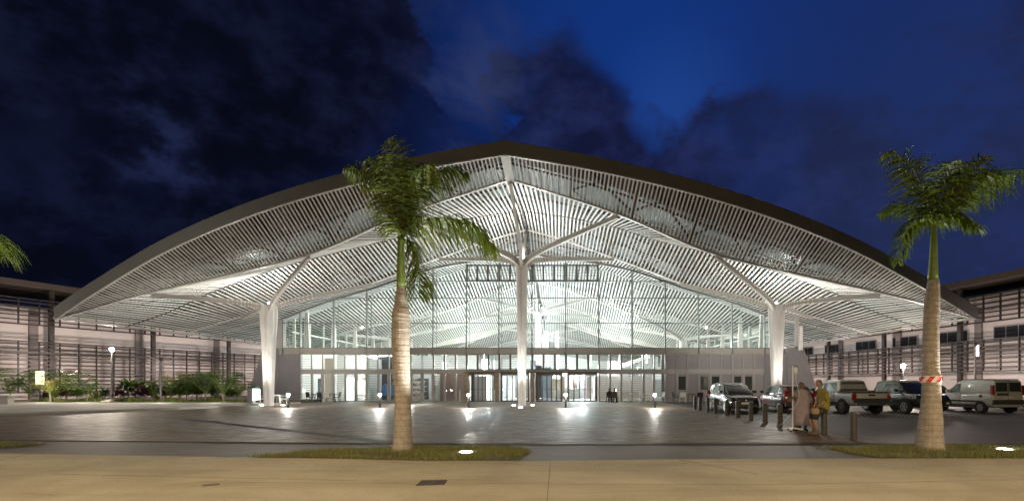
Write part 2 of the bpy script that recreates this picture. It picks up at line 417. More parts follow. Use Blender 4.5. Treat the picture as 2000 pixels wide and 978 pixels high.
# ------------------------------------------------------------------ grass islands
isl1 = [G(488,893), G(600,883), G(750,874.5), G(870,873), G(1034,876), G(1034,884), G(1005,898.5), G(800,899), G(640,894.5)]
isl2 = [G(1612,873.5), G(1800,871), G(2100,871), G(2300,873), G(2300,895), G(1720,894.5), G(1660,885)]
isl3 = [G(-200,860), G(0,863), G(90,866), G(60,871), G(0,875), G(-200,878)]
def inside(p, poly):
    c = False; n = len(poly)
    for i in range(n):
        a, b = poly[i], poly[(i+1) % n]
        if (a.y > p[1]) != (b.y > p[1]) and p[0] < (b.x-a.x)*(p[1]-a.y)/(b.y-a.y)+a.x: c = not c
    return c
gm = MB()
for poly, n in ((isl1, 26000), (isl2, 26000), (isl3, 6000)):
    flat('grass_island', [(p.x, p.y) for p in poly], .012, lawn_mat)
    x0 = min(p.x for p in poly); x1 = max(p.x for p in poly); y0 = min(p.y for p in poly); y1 = max(p.y for p in poly)
    k = 0
    while k < n:
        x = random.uniform(x0, x1); y = random.uniform(y0, y1); k += 1
        if not inside((x, y), poly): continue
        x += random.gauss(0, .05); y += random.gauss(0, .05)
        d = math.sin(x*2.1+math.sin(y*3))*math.cos(y*2.7+x)
        if d < -.35 and random.random() < .75: continue
        h = random.uniform(.025, .085)*(1.1+.5*d); a = random.uniform(0, 6.28); wd = .007
        dx, dy = math.cos(a), math.sin(a); l = random.uniform(-.03, .03)
        gm.add([(x-dx*wd, y-dy*wd, .01), (x+dx*wd, y+dy*wd, .01), (x+l*dy, y+l*dx, .01+h)], [(0,1,2)])
tag(gm.build('grass', grass_mat), kind='stuff')

# ================================================================== ROOF GEOMETRY
X0 = -2.6; HW = 28.5
def interp(tab, u):
    u = abs(u); xs = [t[0] for t in tab]; ys = [t[1] for t in tab]; n = len(xs)
    if u >= xs[-1]: return ys[-1]
    d = [(ys[i+1]-ys[i])/(xs[i+1]-xs[i]) for i in range(n-1)]
    m_ = [0 if tab[0][0] == 0 and len(tab) > 2 and False else d[0]]
    for i in range(1, n-1): m_.append(0 if d[i-1]*d[i] <= 0 else 2*d[i-1]*d[i]/(d[i-1]+d[i]))
    m_.append(d[-1])
    for i in range(n-1):
        if u <= xs[i+1]:
            h = xs[i+1]-xs[i]; t = (u-xs[i])/h
            return ((1+2*t)*(1-t)**2*ys[i] + t*(1-t)**2*h*m_[i] + t*t*(3-2*t)*ys[i+1] + t*t*(t-1)*h*m_[i+1])
TA = [(0,12.85),(5.8,11.9),(12,10.66),(18.6,8.92),(23.7,7.2),(28.5,5.62)]
YA = lambda u: 23.7+6.2*(abs(u)/HW)**2
TC = [(0,12.65),(5.7,11.05),(11.7,9.0),(17.3,8.0),(22.5,7.15),(28.5,5.62)]
TCY = [(0,26.2),(5.7,26.8),(11.7,27.8),(17.3,28.8),(22.5,29.7),(28.5,30.05)]
TE1 = [(0,14.0),(2.3,13.7),(6.8,12.8),(9.3,12.0),(13.9,10.9),(17.5,9.9),(20.1,9.0),(22.7,8.0),(25.4,6.75),(28.5,5.65)]
TE2 = [(0,14.3),(2.7,13.55),(7,12.04),(9.3,11.2),(13.2,9.75),(18,8.6),(23.7,7.1),(28.5,5.64)]
TF = [(0,13.2),(6,12.37),(8.6,11.85),(11.9,10.8),(14.4,9.95),(17.6,9.05),(20.3,8.1),(21.9,7.45),(24.5,6.9),(28.5,5.66)]
TV = [(0,13.2),(5.7,11.4),(11.7,9.3),(17.3,8.3),(22.5,7.2),(28.5,5.64)]
# fold lines: (table, depth function, kind)
folds = [(TA, YA), (TC, lambda u: interp(TCY, u)), (TE1, lambda u: 34.75), (TE2, lambda u: 40.0), (TF, lambda u: 43.0),
         (TE1, lambda u: 47.6), (TV, lambda u: 54.8), (TE1, lambda u: 60.5), (TV, lambda u: 66.2), (TE1, lambda u: 74.0),
         (TV, lambda u: 82.5), (TE1, lambda u: 88), (TV, lambda u: 94), (TE1, lambda u: 102), (TV, lambda u: 110)]
SCL = {9: .97, 10: .93, 11: .90, 12: .78, 13: .62, 14: .40}
def fpt(k, u, dz=0):
    t, yf = folds[k]; z = interp(t, u)
    if k in SCL: z = 5.0+(z-5.0)*SCL[k]
    return Vector((X0+u, yf(u), z+dz))
def deck_off(u): return .32 + 1.15*(1-(abs(u)/HW)**2)

hall = thing('entrance_hall', 'wide arched glass hall with white slatted ceiling and tree columns', 'building', (X0, 43, 0))
def slats(k, pitch, wd, hi):
    m = MB(); ul = []; q = pitch*.5+.13; grow = .06 if k == 0 else .07; wd0 = wd
    while q < HW-.1: ul += [q, -q]; q += pitch+grow*q/HW
    for u in ul:
        wd = wd0*(1+grow/pitch*abs(u)/HW)
        if k < 4 and abs(u) < .26: continue
        a = fpt(k, u); b = fpt(k+1, u); d = (b-a)
        L = d.length
        if L < .12: continue
        e = min(.06, L*.3)
        a = a+d.normalized()*e; b = b-d.normalized()*e
        jz = random.uniform(-.012, .012); jx = random.uniform(-.006, .006)
        a += Vector((jx, 0, jz)); b += Vector((jx, 0, jz))
        vs = []
        for p in (a, b):
            vs += [p+Vector((-wd/2,0,0)), p+Vector((wd/2,0,0)), p+Vector((wd/2,0,hi)), p+Vector((-wd/2,0,hi))]
        m.add(vs, [(0,1,2,3),(7,6,5,4),(0,4,5,1),(1,5,6,2),(2,6,7,3),(3,7,4,0)])
    return m
for k in range(len(folds)-1):
    if k == 0: mm = slats(k, .192, .070, .05)
    elif k < 5: mm = slats(k, .265, .108, .045)
    else: mm = slats(k, .30, .135, .045)
    mm.build('ceiling_slats', slat_paint, hall)
US = [-HW + 2*HW*i/76 for i in range(77)]
# gutter beams along the fold lines
for k in range(1, len(folds)):
    m = MB(); rings = []
    wv, hv = (.17, .09) if k in (1, 3) else (.12, .07)
    if k in (2, 5, 7, 9, 11): wv, hv = .06, .05
    for u in US:
        p = fpt(k, u, -.04)
        rings.append([p+Vector((0,-wv/2,0)), p+Vector((0,wv/2,0)), p+Vector((0,wv/2,hv)), p+Vector((0,-wv/2,hv))])
    m.loft(rings); m.build('gutter_beam', truss_steel if k == 2 else gutter_paint, hall)
# roof deck sheet above the slats
for k in range(len(folds)-1):
    m = MB(); rings = []
    for u in US:
        a = fpt(k, u); b = fpt(k+1, u); o = deck_off(u)
        if k == 0: a.z += .60
        else: a.z += o
        b.z += o
        rings.append((a, b))
    vs = []
    for a, b in rings: vs += [a, b, b+Vector((0,0,.07)), a+Vector((0,0,.07))]
    n = len(rings)
    fs = [(i*4+j, i*4+(j+1) % 4, (i+1)*4+(j+1) % 4, (i+1)*4+j) for i in range(n-1) for j in range(4)]
    m.add(vs, fs); m.build('roof_deck', deck_mat, hall)
# dark lattice trusses between slats and deck
for k in range(0, 7):
    m = MB(); step = 3.35
    n = int(HW/step)
    for i in range(-n, n+1):
        u = i*step
        if abs(u) < .3: continue
        a = fpt(k, u, .22); b = fpt(k+1, u, .22); th = .10 if k == 0 else .07
        m.bar(a, b, .13 if k == 0 else .07, .26 if k == 0 else .12)
        o = deck_off(u)
        m.bar(a+Vector((0,0,.1)), b+Vector((0,0,o-.35)), th); m.bar(b, a+Vector((0,0,max(.25, o-.45) if k else .3)), th)
        if abs(u+step) < HW-.5:
            c = fpt(k+1, u+step, .45); d = fpt(k, u+step, .45)
            m.bar(a+Vector((0,0,.25)), c, th); m.bar(b+Vector((0,0,.25)), d, th)
    # purlins
    for t in (.33, .66):
        pl = []
        for u in US[2:-2:2]: pl.append(fpt(k, u, .45).lerp(fpt(k+1, u, .45), t))
        for a, b in zip(pl, pl[1:]): m.bar(a, b, .09)
    m.build('roof_truss', dark_steel if k == 0 else truss_steel, hall)
# brown soffit lining behind the fascia
m = MB(); rings = []
for u in US:
    a = fpt(0, u, .30)+Vector((0,.12,0)); b_ = fpt(1, u, .30); c_ = a.lerp(b_, .52)+Vector((0,0,.12)); rings.append([a, c_, c_+Vector((0,0,.05)), a+Vector((0,0,.05))])
m.loft(rings); m.build('soffit_lining', M('soffit_brown', (.045,.038,.032), .7), hall)
# fascia
m = MB(); rings = []
for u in US:
    a = fpt(0, u); tp = .60+.05*abs(u)/HW
    rings.append([a+Vector((0,-.05,-.02)), a+Vector((0,.08,-.02)), a+Vector((0,.10,tp)), a+Vector((0,-.12,tp))])
m.loft(rings); m.build('fascia', fascia_mat, hall, smooth=False)
m = MB()
for a, b in zip(US, US[1:]): m.bar(fpt(0,a,-.03)+Vector((0,.06,0)), fpt(0,b,-.03)+Vector((0,.06,0)), .10, .05)
m.build('fascia_trim', gutter_paint, hall)
# eave beams down both sides
for sg in (-1, 1):
    m = MB()
    for k in range(len(folds)-1): m.bar(fpt(k, sg*HW, .06)+Vector((sg*.08,0,0)), fpt(k+1, sg*HW, .06)+Vector((sg*.08,0,0)), .14, .16)
    m.build('eave_beam', frame_mat, hall)
# ridge beams over the centre line
for k in range(0, 8):
    m = MB(); a = fpt(k, 0, -.03); b = fpt(k+1, 0, -.03)
    m.bar(a, b, .46 if k == 0 else (.14 if k < 4 else .10), .12); m.build('ridge_beam', white_paint if k == 0 else truss_steel, hall)

# ------------------------------------------------------------------ tree columns
def arm_mesh(base, tip, h0=.58, h1=.20, w=.12, up0=.95):
    base = Vector(base); tip = Vector(tip); rings = []; N = 14
    hd = Vector((tip.x-base.x, tip.y-base.y, 0)).normalized()
    p0 = base+hd*.12-Vector((0,0,up0)); p1 = base+hd*.14+Vector((0,0,.05)); p2 = base+(tip-base)*.10+Vector((0,0,.06)); p3 = tip
    side = hd.cross(Vector((0,0,1))); pts = []
    for i in range(N+1):
        t = (i/N)**1.25
        pts.append(p0*(1-t)**3+p1*3*t*(1-t)**2+p2*3*t*t*(1-t)+p3*t**3)
    m = MB()
    for i in range(N+1):
        d = (pts[min(i+1,N)]-pts[max(i-1,0)]).normalized(); nrm = side.cross(d).normalized()
        f = i/N; h = (h0*.55 + (h0*.45)*min(1, f*4))*(1-f)+h1*f; ww = w*(1-.25*f)
        c = pts[i]
        rings.append([c-side*ww/2-nrm*h/2, c+side*ww/2-nrm*h/2, c+side*ww/2+nrm*h/2, c-side*ww/2+nrm*h/2])
    m.loft(rings)
    # top and bottom flanges
    for sgn in (-1, 1):
        fr_ = []
        for i in range(N+1):
            r = rings[i]; c = (r[0]+r[1])/2 if sgn < 0 else (r[2]+r[3])/2
            d = (pts[min(i+1,N)]-pts[max(i-1,0)]).normalized(); nrm = side.cross(d).normalized()
            ww = w*(1.9-.6*i/N)
            fr_.append([c-side*ww/2-nrm*.015, c+side*ww/2-nrm*.015, c+side*ww/2+nrm*.015, c-side*ww/2+nrm*.015])
        m.loft(fr_)
    light_dots = MB(); nf0 = len(m.f)  # flat discs on the web, drawn as light showing through perforations
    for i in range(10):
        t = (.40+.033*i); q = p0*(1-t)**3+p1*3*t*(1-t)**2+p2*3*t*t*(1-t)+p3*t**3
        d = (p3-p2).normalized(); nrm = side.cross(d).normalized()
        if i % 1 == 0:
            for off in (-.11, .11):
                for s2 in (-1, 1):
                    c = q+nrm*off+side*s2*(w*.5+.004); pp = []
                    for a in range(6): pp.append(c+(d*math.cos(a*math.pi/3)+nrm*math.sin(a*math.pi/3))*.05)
                    light_dots.add(pp, [tuple(range(6))])
    m.add(light_dots.v, light_dots.f); return m, nf0
hole_light_mat = M('hole_light_dot', (.95, .93, .88), .5)  # cream colour paints the light coming through the arm perforations
def column(cx, cy, zn, rb, rt, tips, lightp=None, lc=NEUT):
    m = MB(); rings = []
    prof = [(0, rb), (.3, rb*1.0), (zn*.35, rb+(rt-rb)*.28), (zn*.7, rb+(rt-rb)*.65), (zn-1.6, rt*.93), (zn-.5, rt), (zn-.05, rt*.9)]
    for z, r in prof:
        ring = []
        for k in range(24):
            a = 2*math.pi*k/24; g = abs(math.sin(2*a))  # grooves on the four faces
            rr = r*(.70+.36*g**.7)
            ring.append(Vector((cx+rr*math.cos(a), cy+rr*math.sin(a), z)))
        rings.append(ring)
    m.loft(rings); c = m.build('column', white_paint, hall, smooth=False)
    for i, t in enumerate(tips):
        am, hm = arm_mesh((cx, cy, zn), t)
        ao = am.build('arm', M('arm_paint', (.46, .43, .40), .45, noise=.05, nscale=1.5), c); ao.data.materials.append(hole_light_mat)
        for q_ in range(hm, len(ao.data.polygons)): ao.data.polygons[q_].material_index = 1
    return c
def vtip(k, u): return fpt(k, u, -.12)
def tree(yi, kf, kb, u, zn, rb, rt):
    cx = X0+u; cy = yi
    if u == 0: tips = [vtip(kf,0), vtip(kf,5.9), vtip(kf,-5.9), vtip(kb,7.2), vtip(kb,-7.2), vtip(kb,0)]
    else:
        s = 1 if u > 0 else -1
        tips = [vtip(kf, s*11.7), vtip(kf, s*22.4), vtip(kb, s*12.8), vtip(kb, s*23.6)]
    return column(cx, cy, zn, rb, rt, tips)
for yi, kf, kb in ((34.75, 1, 3), (60.5, 6, 8), (88, 10, 12)):
    tree(yi, kf, kb, 0, 10.55, .30, .48)
    tree(yi, kf, kb, -18.2, 7.25, .31, .56)
    tree(yi, kf, kb, 18.3, 7.25, .31, .56)
# luminaires on the column heads
lamp_glow = M('lamp_face', (1, 1, 1), .5, emit=(1, .96, .9), estr=30)
for (u, zn) in ((0, 10.55), (-18.2, 7.25), (18.3, 7.25)):
    m = MB(); m.lathe([(0,.05),(.06,.07),(.08,.07)], 12, (X0+u, 34.75, zn+.1)); o = m.build('uplight', lamp_glow, hall)
    light('uplight_bulb', 'POINT', (X0+u, 34.75, zn+.30), 460 if u else 520, NEUT, .12)
    for dy in (-2.2, 1.6):
        l = light('wash_spot', 'SPOT', (X0+u, 34.75+dy, .25), 480, NEUT, .15, spot=125); aim(l, (0, -.10 if dy < 0 else .06, 1))
# ground uplights round the front columns
up_glow = M('ground_light_glass', (1,1,1), .5, emit=(1, .95, .85), estr=25)
for i, (px, py, lab) in enumerate(((511,791.5,'round ground light left of the left tree column'), (553,791,'round ground light right of the left tree column'), (1003,791.5,'round ground light left of the central tree column'),
                        (1017,796,'round ground light in front of the central tree column'), (1040,791.5,'round ground light right of the central tree column'), (1508,794,'round ground light left of the right tree column'))):
    g = G(px, py)
    t = thing('ground_light', lab, 'ground light', g, 'ground lights round the tree columns')
    MB().lathe([(0,.17),(.02,.17),(.02,.13)], 14, g).build('rim', alloy, t)
    MB().lathe([(.018,.125),(.045,.10),(.055,.03)], 14, g).build('lens', up_glow, t)
for px, colx, pw in ((525, X0-18.2, 260), (1018, X0, 260), (1520, X0+18.3, 260)):
    for dx in (-.8, .8):
        l = light('foot_spot', 'SPOT', (colx+dx, 33.9, .12), pw*.3, NEUT, .06, spot=50); aim(l, (-dx*.55, .5, 4.2))

# ================================================================== GLASS FACADE
FY = 43.0; S = FY/F
def FX(px): return (px-CX)*S
def FZ(py): return CH+(CY-py)*S
def roofz(x): return interp(TF, x-X0)-.10
mains = [553.5, 587, 652, 716.5, 781, 846, 911, 974.5, 1039, 1104.5, 1169, 1234, 1299, 1364, 1429.5, 1493, 1506]
zs, z1, zc, zd = FZ(680), FZ(691), FZ(722), FZ(727.5)
tr = [FZ(631), FZ(582), FZ(549.5)]
# spandrel
MB().box(FX(545), FX(1508), FY-.12, FY+.25, z1, zs).build('spandrel', M('spandrel_beige', (.30, .275, .25), .5, noise=.05), hall)
MB().box(FX(587), FX(1493), FY-.08, FY+.1, zd, zc).build('door_head_beam', frame_mat, hall)
MB().box(FX(911), FX(1169), FY-.6, FY-.08, zd-.02, zd+.10).build('entrance_canopy', M('bronze', (.14,.11,.085), .45), hall)
# head beam following the roof
m = MB()
xs = [FX(545)+(FX(1508)-FX(545))*i/60 for i in range(61)]
for a, b in zip(xs, xs[1:]): m.bar((a, FY, roofz(a)), (b, FY, roofz(b)), .18, .14)
m.build('head_beam', mull_mat, hall)
# end frames
for a_, b_ in ((543, 553), (1506, 1512)): MB().box(FX(a_), FX(b_), FY-.1, FY+.5, zs, roofz(FX((a_+b_)/2))).build('end_frame', frame_mat, hall)
for px in mains:
    m = MB(); x = FX(px); m.box(x-.045, x+.045, FY-.12, FY+.16, z1, roofz(x))
    # stay behind the glass
    m.box(x+.16, x+.20, FY+.5, FY+.56, zs, roofz(x)-.1)
    m.build('mullion', mull_mat, hall)
for a, b in zip(mains, mains[1:]):
    xa, xb = FX(a)+.045, FX(b)-.045
    ztop = min(roofz(xa), roofz(xb))
    w_ = MB()
    for z in tr:
        if z < ztop-.25: w_.box(xa, xb, FY-.05, FY+.06, z-.035, z+.035)
        elif z < max(roofz(xa), roofz(xb))-.35:
            # short transom up to the sloping head
            hi, lo = (xa, xb) if roofz(xa) > roofz(xb) else (xb, xa)
            t = (roofz(hi)-z)/(roofz(hi)-roofz(lo)); e = hi+(lo-hi)*t
            w_.box(min(hi,e), max(hi,e), FY-.05, FY+.06, z-.035, z+.035)
    w_.box(xa, xb, FY-.05, FY+.06, zs, zs+.06)
    wo = w_.build('window', mull_mat, hall)
    n = 4; top = [(xa+(xb-xa)*i/n, roofz(xa+(xb-xa)*i/n)-.05) for i in range(n+1)]
    MB().add([(xa, FY, zs), (xb, FY, zs)] + [(x, FY, z) for x, z in top[::-1]], [tuple(range(n+3))]).build('pane', glass, wo)
# top louvre band
for a, b in zip(mains, mains[1:]):
    if a < 905 or b > 1172: continue
    xa, xb = FX(a)+.05, FX(b)-.05; m = MB(); za, zb = FZ(549), FZ(518)
    m.box(xa, xb, FY-.1, FY-.03, za, za+.1); m.box(xa, xb, FY-.1, FY-.03, zb-.08, zb+.04)
    for i in range(4):
        x = xa+(xb-xa)*i/3; m.box(x-.09, x+.09, FY-.1, FY-.03, za, zb)
    for i in range(9):
        z = za+.15+i*.14; m.box(xa, xb, FY-.02, FY+.08, z, z+.03)
    m.build('louvre_panel', M('louvre_dark', (.09,.085,.085), .5), hall)
# lower storey. kinds per third: g glass, l louvre over glass, p opaque panel, d door
layout = {587: 'lgg', 652: 'lgg', 716.5: 'lgg', 781: 'ggg', 846: 'lll', 911: 'ggg', 974.5: 'ggg', 1039: 'ggg', 1104.5: 'ggg',
          1169: 'lll', 1234: 'lgl', 1299: 'ppq', 1364: 'ppq', 1429.5: 'ppq'}
seq = [m_ for m_ in mains if 587 <= m_ <= 1493]
for a, b in zip(seq, seq[1:]):
    if a in layout:
        kinds = layout[a]
        for i in range(3):
            x0 = FX(a+(b-a)*i/3); x1 = FX(a+(b-a)*(i+1)/3); kd = kinds[i]
            dark = a in (911, 974.5, 1039, 1104.5)
            fm = M('bronze_frame', (.13, .11, .10), .45) if dark else frame_mat
            fw = .14 if 846 <= a <= 1170 else .08
            fw = .07 if kd in 'pq' else fw
            # clerestory window
            w_ = MB(); w_.box(x0+.001, x0+fw, FY-.10, FY+.06, zc, z1); w_.box(x1-fw*.35, x1-.001, FY-.10, FY+.06, zc, z1)
            w_.box(x0+fw, x1-fw*.35, FY-.08, FY+.04, zc, zc+.08); w_.box(x0+fw, x1-fw*.35, FY-.08, FY+.04, z1-.05, z1)
            wo = w_.build('clerestory_window', fm, hall)
            if kd in 'pq':
                pm = MB(); pm.box(x0+fw, x1-fw*.35, FY-.03, FY+.02, zc+.08, z1-.05)
                if kd == 'q':
                    for j in range(8): z = zc+.15+j*.155; pm.box(x0+fw, x1-fw*.35, FY-.06, FY-.032, z, z+.05)
                pm.build('panel', panel_mat, wo)
            else:
                MB().add([(x0+fw,FY,zc+.08),(x1-fw*.35,FY,zc+.08),(x1-fw*.35,FY,z1-.05),(x0+fw,FY,z1-.05)], [(0,1,2,3)]).build('pane', glass, wo)
                if kd == 'l' or a in (781, 974.5, 1039):
                    lm = MB()
                    for j in range(8): z = zc+.16+j*.155; lm.box(x0+fw, x1-fw*.35, FY+.03, FY+.10, z, z+.028)
                    lm.build('louvre', louvre_mat, wo)
            # lower panel
            if dark: continue
            w_ = MB(); w_.box(x0+.001, x0+fw, FY-.10, FY+.06, 0, zd); w_.box(x1-fw*.35, x1-.001, FY-.10, FY+.06, 0, zd)
            w_.box(x0+fw, x1-fw*.35, FY-.08, FY+.04, 0, .10); w_.box(x0+fw, x1-fw*.35, FY-.08, FY+.04, zd-.12, zd)
            nm = 'door' if kd == 'g' or (kd == 'p' and i == 1) else 'window'
            if nm == 'door': w_.box(x1-fw*.35-.09, x1-fw*.35, FY-.12, FY+.05, .1, zd-.12); w_.box(x0+fw, x0+fw+.09, FY-.12, FY+.05, .1, zd-.12)
            wo = w_.build(nm, fm, hall)
            if kd in 'pq':
                pm = MB(); zz = 1.05
                if kd == 'p' and not (a == 1299 and i == 0):
                    pm.box(x0+fw, x1-fw*.35, FY-.03, FY+.02, .1, zz); MB().box(x0+fw+.09, x1-fw*.35-.1, FY+.0, FY+.01, zz, zd-.3).build('pane', M('night_window', (.05,.055,.045), .1), wo)
                    pm.box(x0+fw, x0+fw+.12, FY-.04, FY+.03, zz, zd-.1); pm.box(x1-fw*.35-.12, x1-fw*.35, FY-.04, FY+.03, zz, zd-.1); pm.box(x0+fw+.12, x1-fw*.35-.12, FY-.04, FY+.03, zd-.32, zd-.12)
                else: pm.box(x0+fw, x1-fw*.35, FY-.03, FY+.02, .1, zd-.12)
                if kd == 'q':
                    for j in range(14): z = .2+j*.155; pm.box(x0+fw, x1-fw*.35, FY-.06, FY-.032, z, z+.05)
                pm.build('panel', panel_mat, wo)
            else:
                MB().add([(x0+fw,FY,.1),(x1-fw*.35,FY,.1),(x1-fw*.35,FY,zd-.12),(x0+fw,FY,zd-.12)], [(0,1,2,3)]).build('pane', glass, wo)
                if kd == 'l':
                    lm = MB()
                    for j in range(14): z = .2+j*.158; lm.box(x0+fw, x1-fw*.35, FY+.03, FY+.10, z, z+.03)
                    lm.build('louvre', louvre_mat, wo)
                else:
                    MB().bar((x1-fw*.35-.06, FY-.16, .9), (x1-fw*.35-.06, FY-.16, 1.3), .03).build('handle', alloy, wo)
# sliding entrance doors
def sliding(px0, px1, nleaf):
    m = MB(); x0, x1 = FX(px0), FX(px1)
    dm = M('bronze_frame', (.13, .11, .10), .45)
    m.box(x0, x1, FY-.25, FY+.1, zd-.18, zd); m.box(x0, x0+.10, FY-.25, FY+.1, 0, zd-.18); m.box(x1-.10, x1, FY-.25, FY+.1, 0, zd-.18)
    d = m.build('entrance_door', dm, hall)
    for i in range(nleaf):
        a = x0+.1+(x1-x0-.2)*i/nleaf; b = x0+.1+(x1-x0-.2)*(i+1)/nleaf; yy = FY-.12+.1*(i % 2)
        l = MB(); l.box(a, a+.05, yy, yy+.05, .02, zd-.2); l.box(b-.05, b-.001, yy, yy+.05, .02, zd-.2); l.box(a+.05, b-.05, yy, yy+.05, .02, .1); l.box(a+.05, b-.05, yy, yy+.05, zd-.27, zd-.2)
        l.box(a+.05, b-.05, yy+.01, yy+.04, 1.05, 1.09)
        lo = l.build('door_leaf', dm, d)
        MB().add([(a+.05,yy+.025,.1),(b-.05,yy+.025,.1),(b-.05,yy+.025,zd-.27),(a+.05,yy+.025,zd-.27)], [(0,1,2,3)]).build('pane', glass, lo)
for a, b, n in ((912, 924, 1), (924, 968, 5), (978, 1034, 5), (1048, 1098, 5), (1108, 1166, 5)): sliding(a, b, n)
m = MB()
for px in (914, 973, 1041): m.box(FX(px)-.18, FX(px)+.18, FY-1.1, FY-.26, 0, zd+.02)
m.build('door_pier', M('timber_pier', (.26, .20, .13), .6, noise=.2, nscale=3), hall)
m = MB()
for px in (905.5, 970.5, 1037.5): m.box(FX(px)-.04, FX(px)+.04, FY-1.7, FY-1.62, 0, 1.05)
m.build('entrance_rail', alloy, hall)
# solid grey side walls and raking fin walls
MB().box(FX(545), FX(587), FY-.15, FY+.3, 0, z1).build('side_wall', wall_grey, hall)
MB().box(FX(1493), FX(1536), FY-.15, FY+.3, 0, z1+.02).build('side_wall', wall_grey, hall)
MB().prism([(FX(545), 0), (FX(545), zs), (FX(516), zs), (FX(482), 0)], 'y', FY-.2, FY+.6).build('fin_wall', wall_grey, hall)
MB().prism([(FX(1536), 0), (FX(1600), 0), (FX(1568), zs), (FX(1536), zs)], 'y', FY-.2, FY+.6).build('fin_wall', wall_grey, hall)
# rain chain box beside the right column
MB().box(FX(1543), FX(1549), FY-1.0, FY-.8, 4.9, 7.3).build('service_box', frame_mat, hall)
MB().box(FX(1551), FX(1557), FY-1.0, FY-.8, 4.5, 6.6).build('service_box', white_paint, hall)

# ------------------------------------------------------------------ interior
MB().box(FX(545), FX(1536), FY+.35, 111, -.02, .01).build('hall_floor', floor_in, hall)
for sg, px in ((-1, 560), (1, 1522)):
    x = FX(px); m = MB()
    m.box(x-.15, x+.15, FY+.7, 104, 0, 4.7); m.build('inner_wall', white_wall, hall)
    m = MB(); fins = MB(); pn = MB()
    for i in range(22):
        y = FY+1.2+i*2.7; zt = min(6.9, roofz(x))
        m.box(x-.12, x+.12, y-.07, y+.07, 4.7, zt+.6)
        fins.add([(x+sg*-.2, y+.9, 4.7), (x+sg*-.5, y+1.1, 4.7), (x+sg*-.2, y+.8, 7.4), (x+sg*-.28, y+.9, 7.4)], [(0,1,3,2)])
        pn.add([(x, y+.07, 4.7), (x, y+2.6, 4.7), (x, y+2.6, 7.3), (x, y+.07, 7.3)], [(0,1,2,3)])
    m.box(x-.12, x+.12, FY+.7, 104, 6.2, 6.32)
    m.build('side_glazing_frame', M('pale_frame', (.5,.52,.48), .5), hall)
    MB_p = pn.build('side_glazing', glass, hall)
    fm = MB()
    for i in range(11):
        y = FY+2.5+i*5.4
        fm.loft([[Vector((x-sg*.5-.28,y-.1,4.7)),Vector((x-sg*.5+.28,y-.1,4.7)),Vector((x-sg*.5+.28,y+.1,4.7)),Vector((x-sg*.5-.28,y+.1,4.7))],
                 [Vector((x-sg*.5-.12,y-.1,8.6)),Vector((x-sg*.5+.12,y-.1,8.6)),Vector((x-sg*.5+.12,y+.1,8.6)),Vector((x-sg*.5-.12,y+.1,8.6))]])
    fm.build('raking_post', white_paint, hall)
MB().box(-30, 25, 110, 110.4, 0, 9).build('end_wall', white_wall, hall)
# ground-floor rooms behind the facade: shop at left, offices right
sh = MB(); sh.box(FX(588), FX(905), 50, 50.2, 0, 4.5); sh.box(FX(715), FX(716)+.1, FY+.4, 50, 0, 3.9); sh.box(FX(845), FX(846)+.1, FY+.4, 50, 0, 2.9)
sh.build('shop_wall', white_wall, hall)
MB().box(FX(846), FX(908), FY+2.2, FY+2.4, 0, 2.55).build('red_partition', M('rose_panel', (.42,.27,.25), .6), hall)
MB().box(FX(1299), FX(1493), FY+1.5, FY+1.7, 0, 4.4).build('office_wall', panel_mat, hall)
MB().box(FX(1170), FX(1296), FY+5.2, FY+5.4, 0, 2.3).build('ticket_wall', M('pale_rose', (.66,.58,.56), .6), hall)
m = MB(); m.prism([(FX(1165)*1.15, 2.3), (FX(1270)*1.15, 4.2), (FX(1270)*1.15, 4.6), (FX(1165)*1.15, 2.7)], 'y', 49.6, 51.5); m.build('ramp', white_wall, hall)
m = MB()
for i, (px, w_) in enumerate(((936,.9), (950,.9), (963, .5))): m.box(FX(px)*1.1, FX(px)*1.1+w_, 47, 47.3, 0, 2.5)
m.build('screen_panel', M('lit_screen', (.9,.9,.88), .4, emit=(1,.97,.92), estr=1.0), hall)
m = MB()
for px in (1052, 1067, 1088): m.lathe([(0,.22),(7.5,.22)], 14, (FX(px)*1.25, 54, 0))
m.build('round_pillar', white_paint, hall)
for (x, y) in ((FX(1110), 50), (FX(1140), 52), (-3, 58), (2.5, 56), (-6, 60)):
    MB().box(x-1.2, x+1.2, y, y+.8, 0, 1.05).build('reception_desk', M('desk_white', (.6,.6,.62), .4), hall)
# shelves and goods in the shop
sg_ = MB(); gd = MB()
for px in (690, 752, 800):
    x = FX(px)*1.08
    for z in (.3, .8, 1.3, 1.8): sg_.box(x-1.1, x+1.1, 47.8, 48.3, z, z+.04)
    for z in (.34, .84, 1.34, 1.84):
        for j in range(11):
            xx = x-1.05+j*.19; hh = random.uniform(.15, .36); gd.box(xx, xx+.13, 47.85, 48.1, z, z+hh)
sg_.build('shop_shelf', white_wall, hall); gd.build('shelf_goods', M('goods', (.35,.22,.16), .5, noise=.9, nscale=1.7), hall)
MB().box(FX(680)*1.07-.55, FX(680)*1.07+.25, 46.8, 47.4, 0, 2.2).build('lit_fridge', M('fridge_light', (.9,.95,1), .4, emit=(.85,.93,1), estr=2.6), hall)
m = MB(); m.box(FX(700)*1.07-.6, FX(700)*1.07+.5, 46.6, 46.7, .55, 1.9); m.build('display_case', M('display_light', (1,.97,.9), .4, emit=(1,.95,.86), estr=1.8), hall)
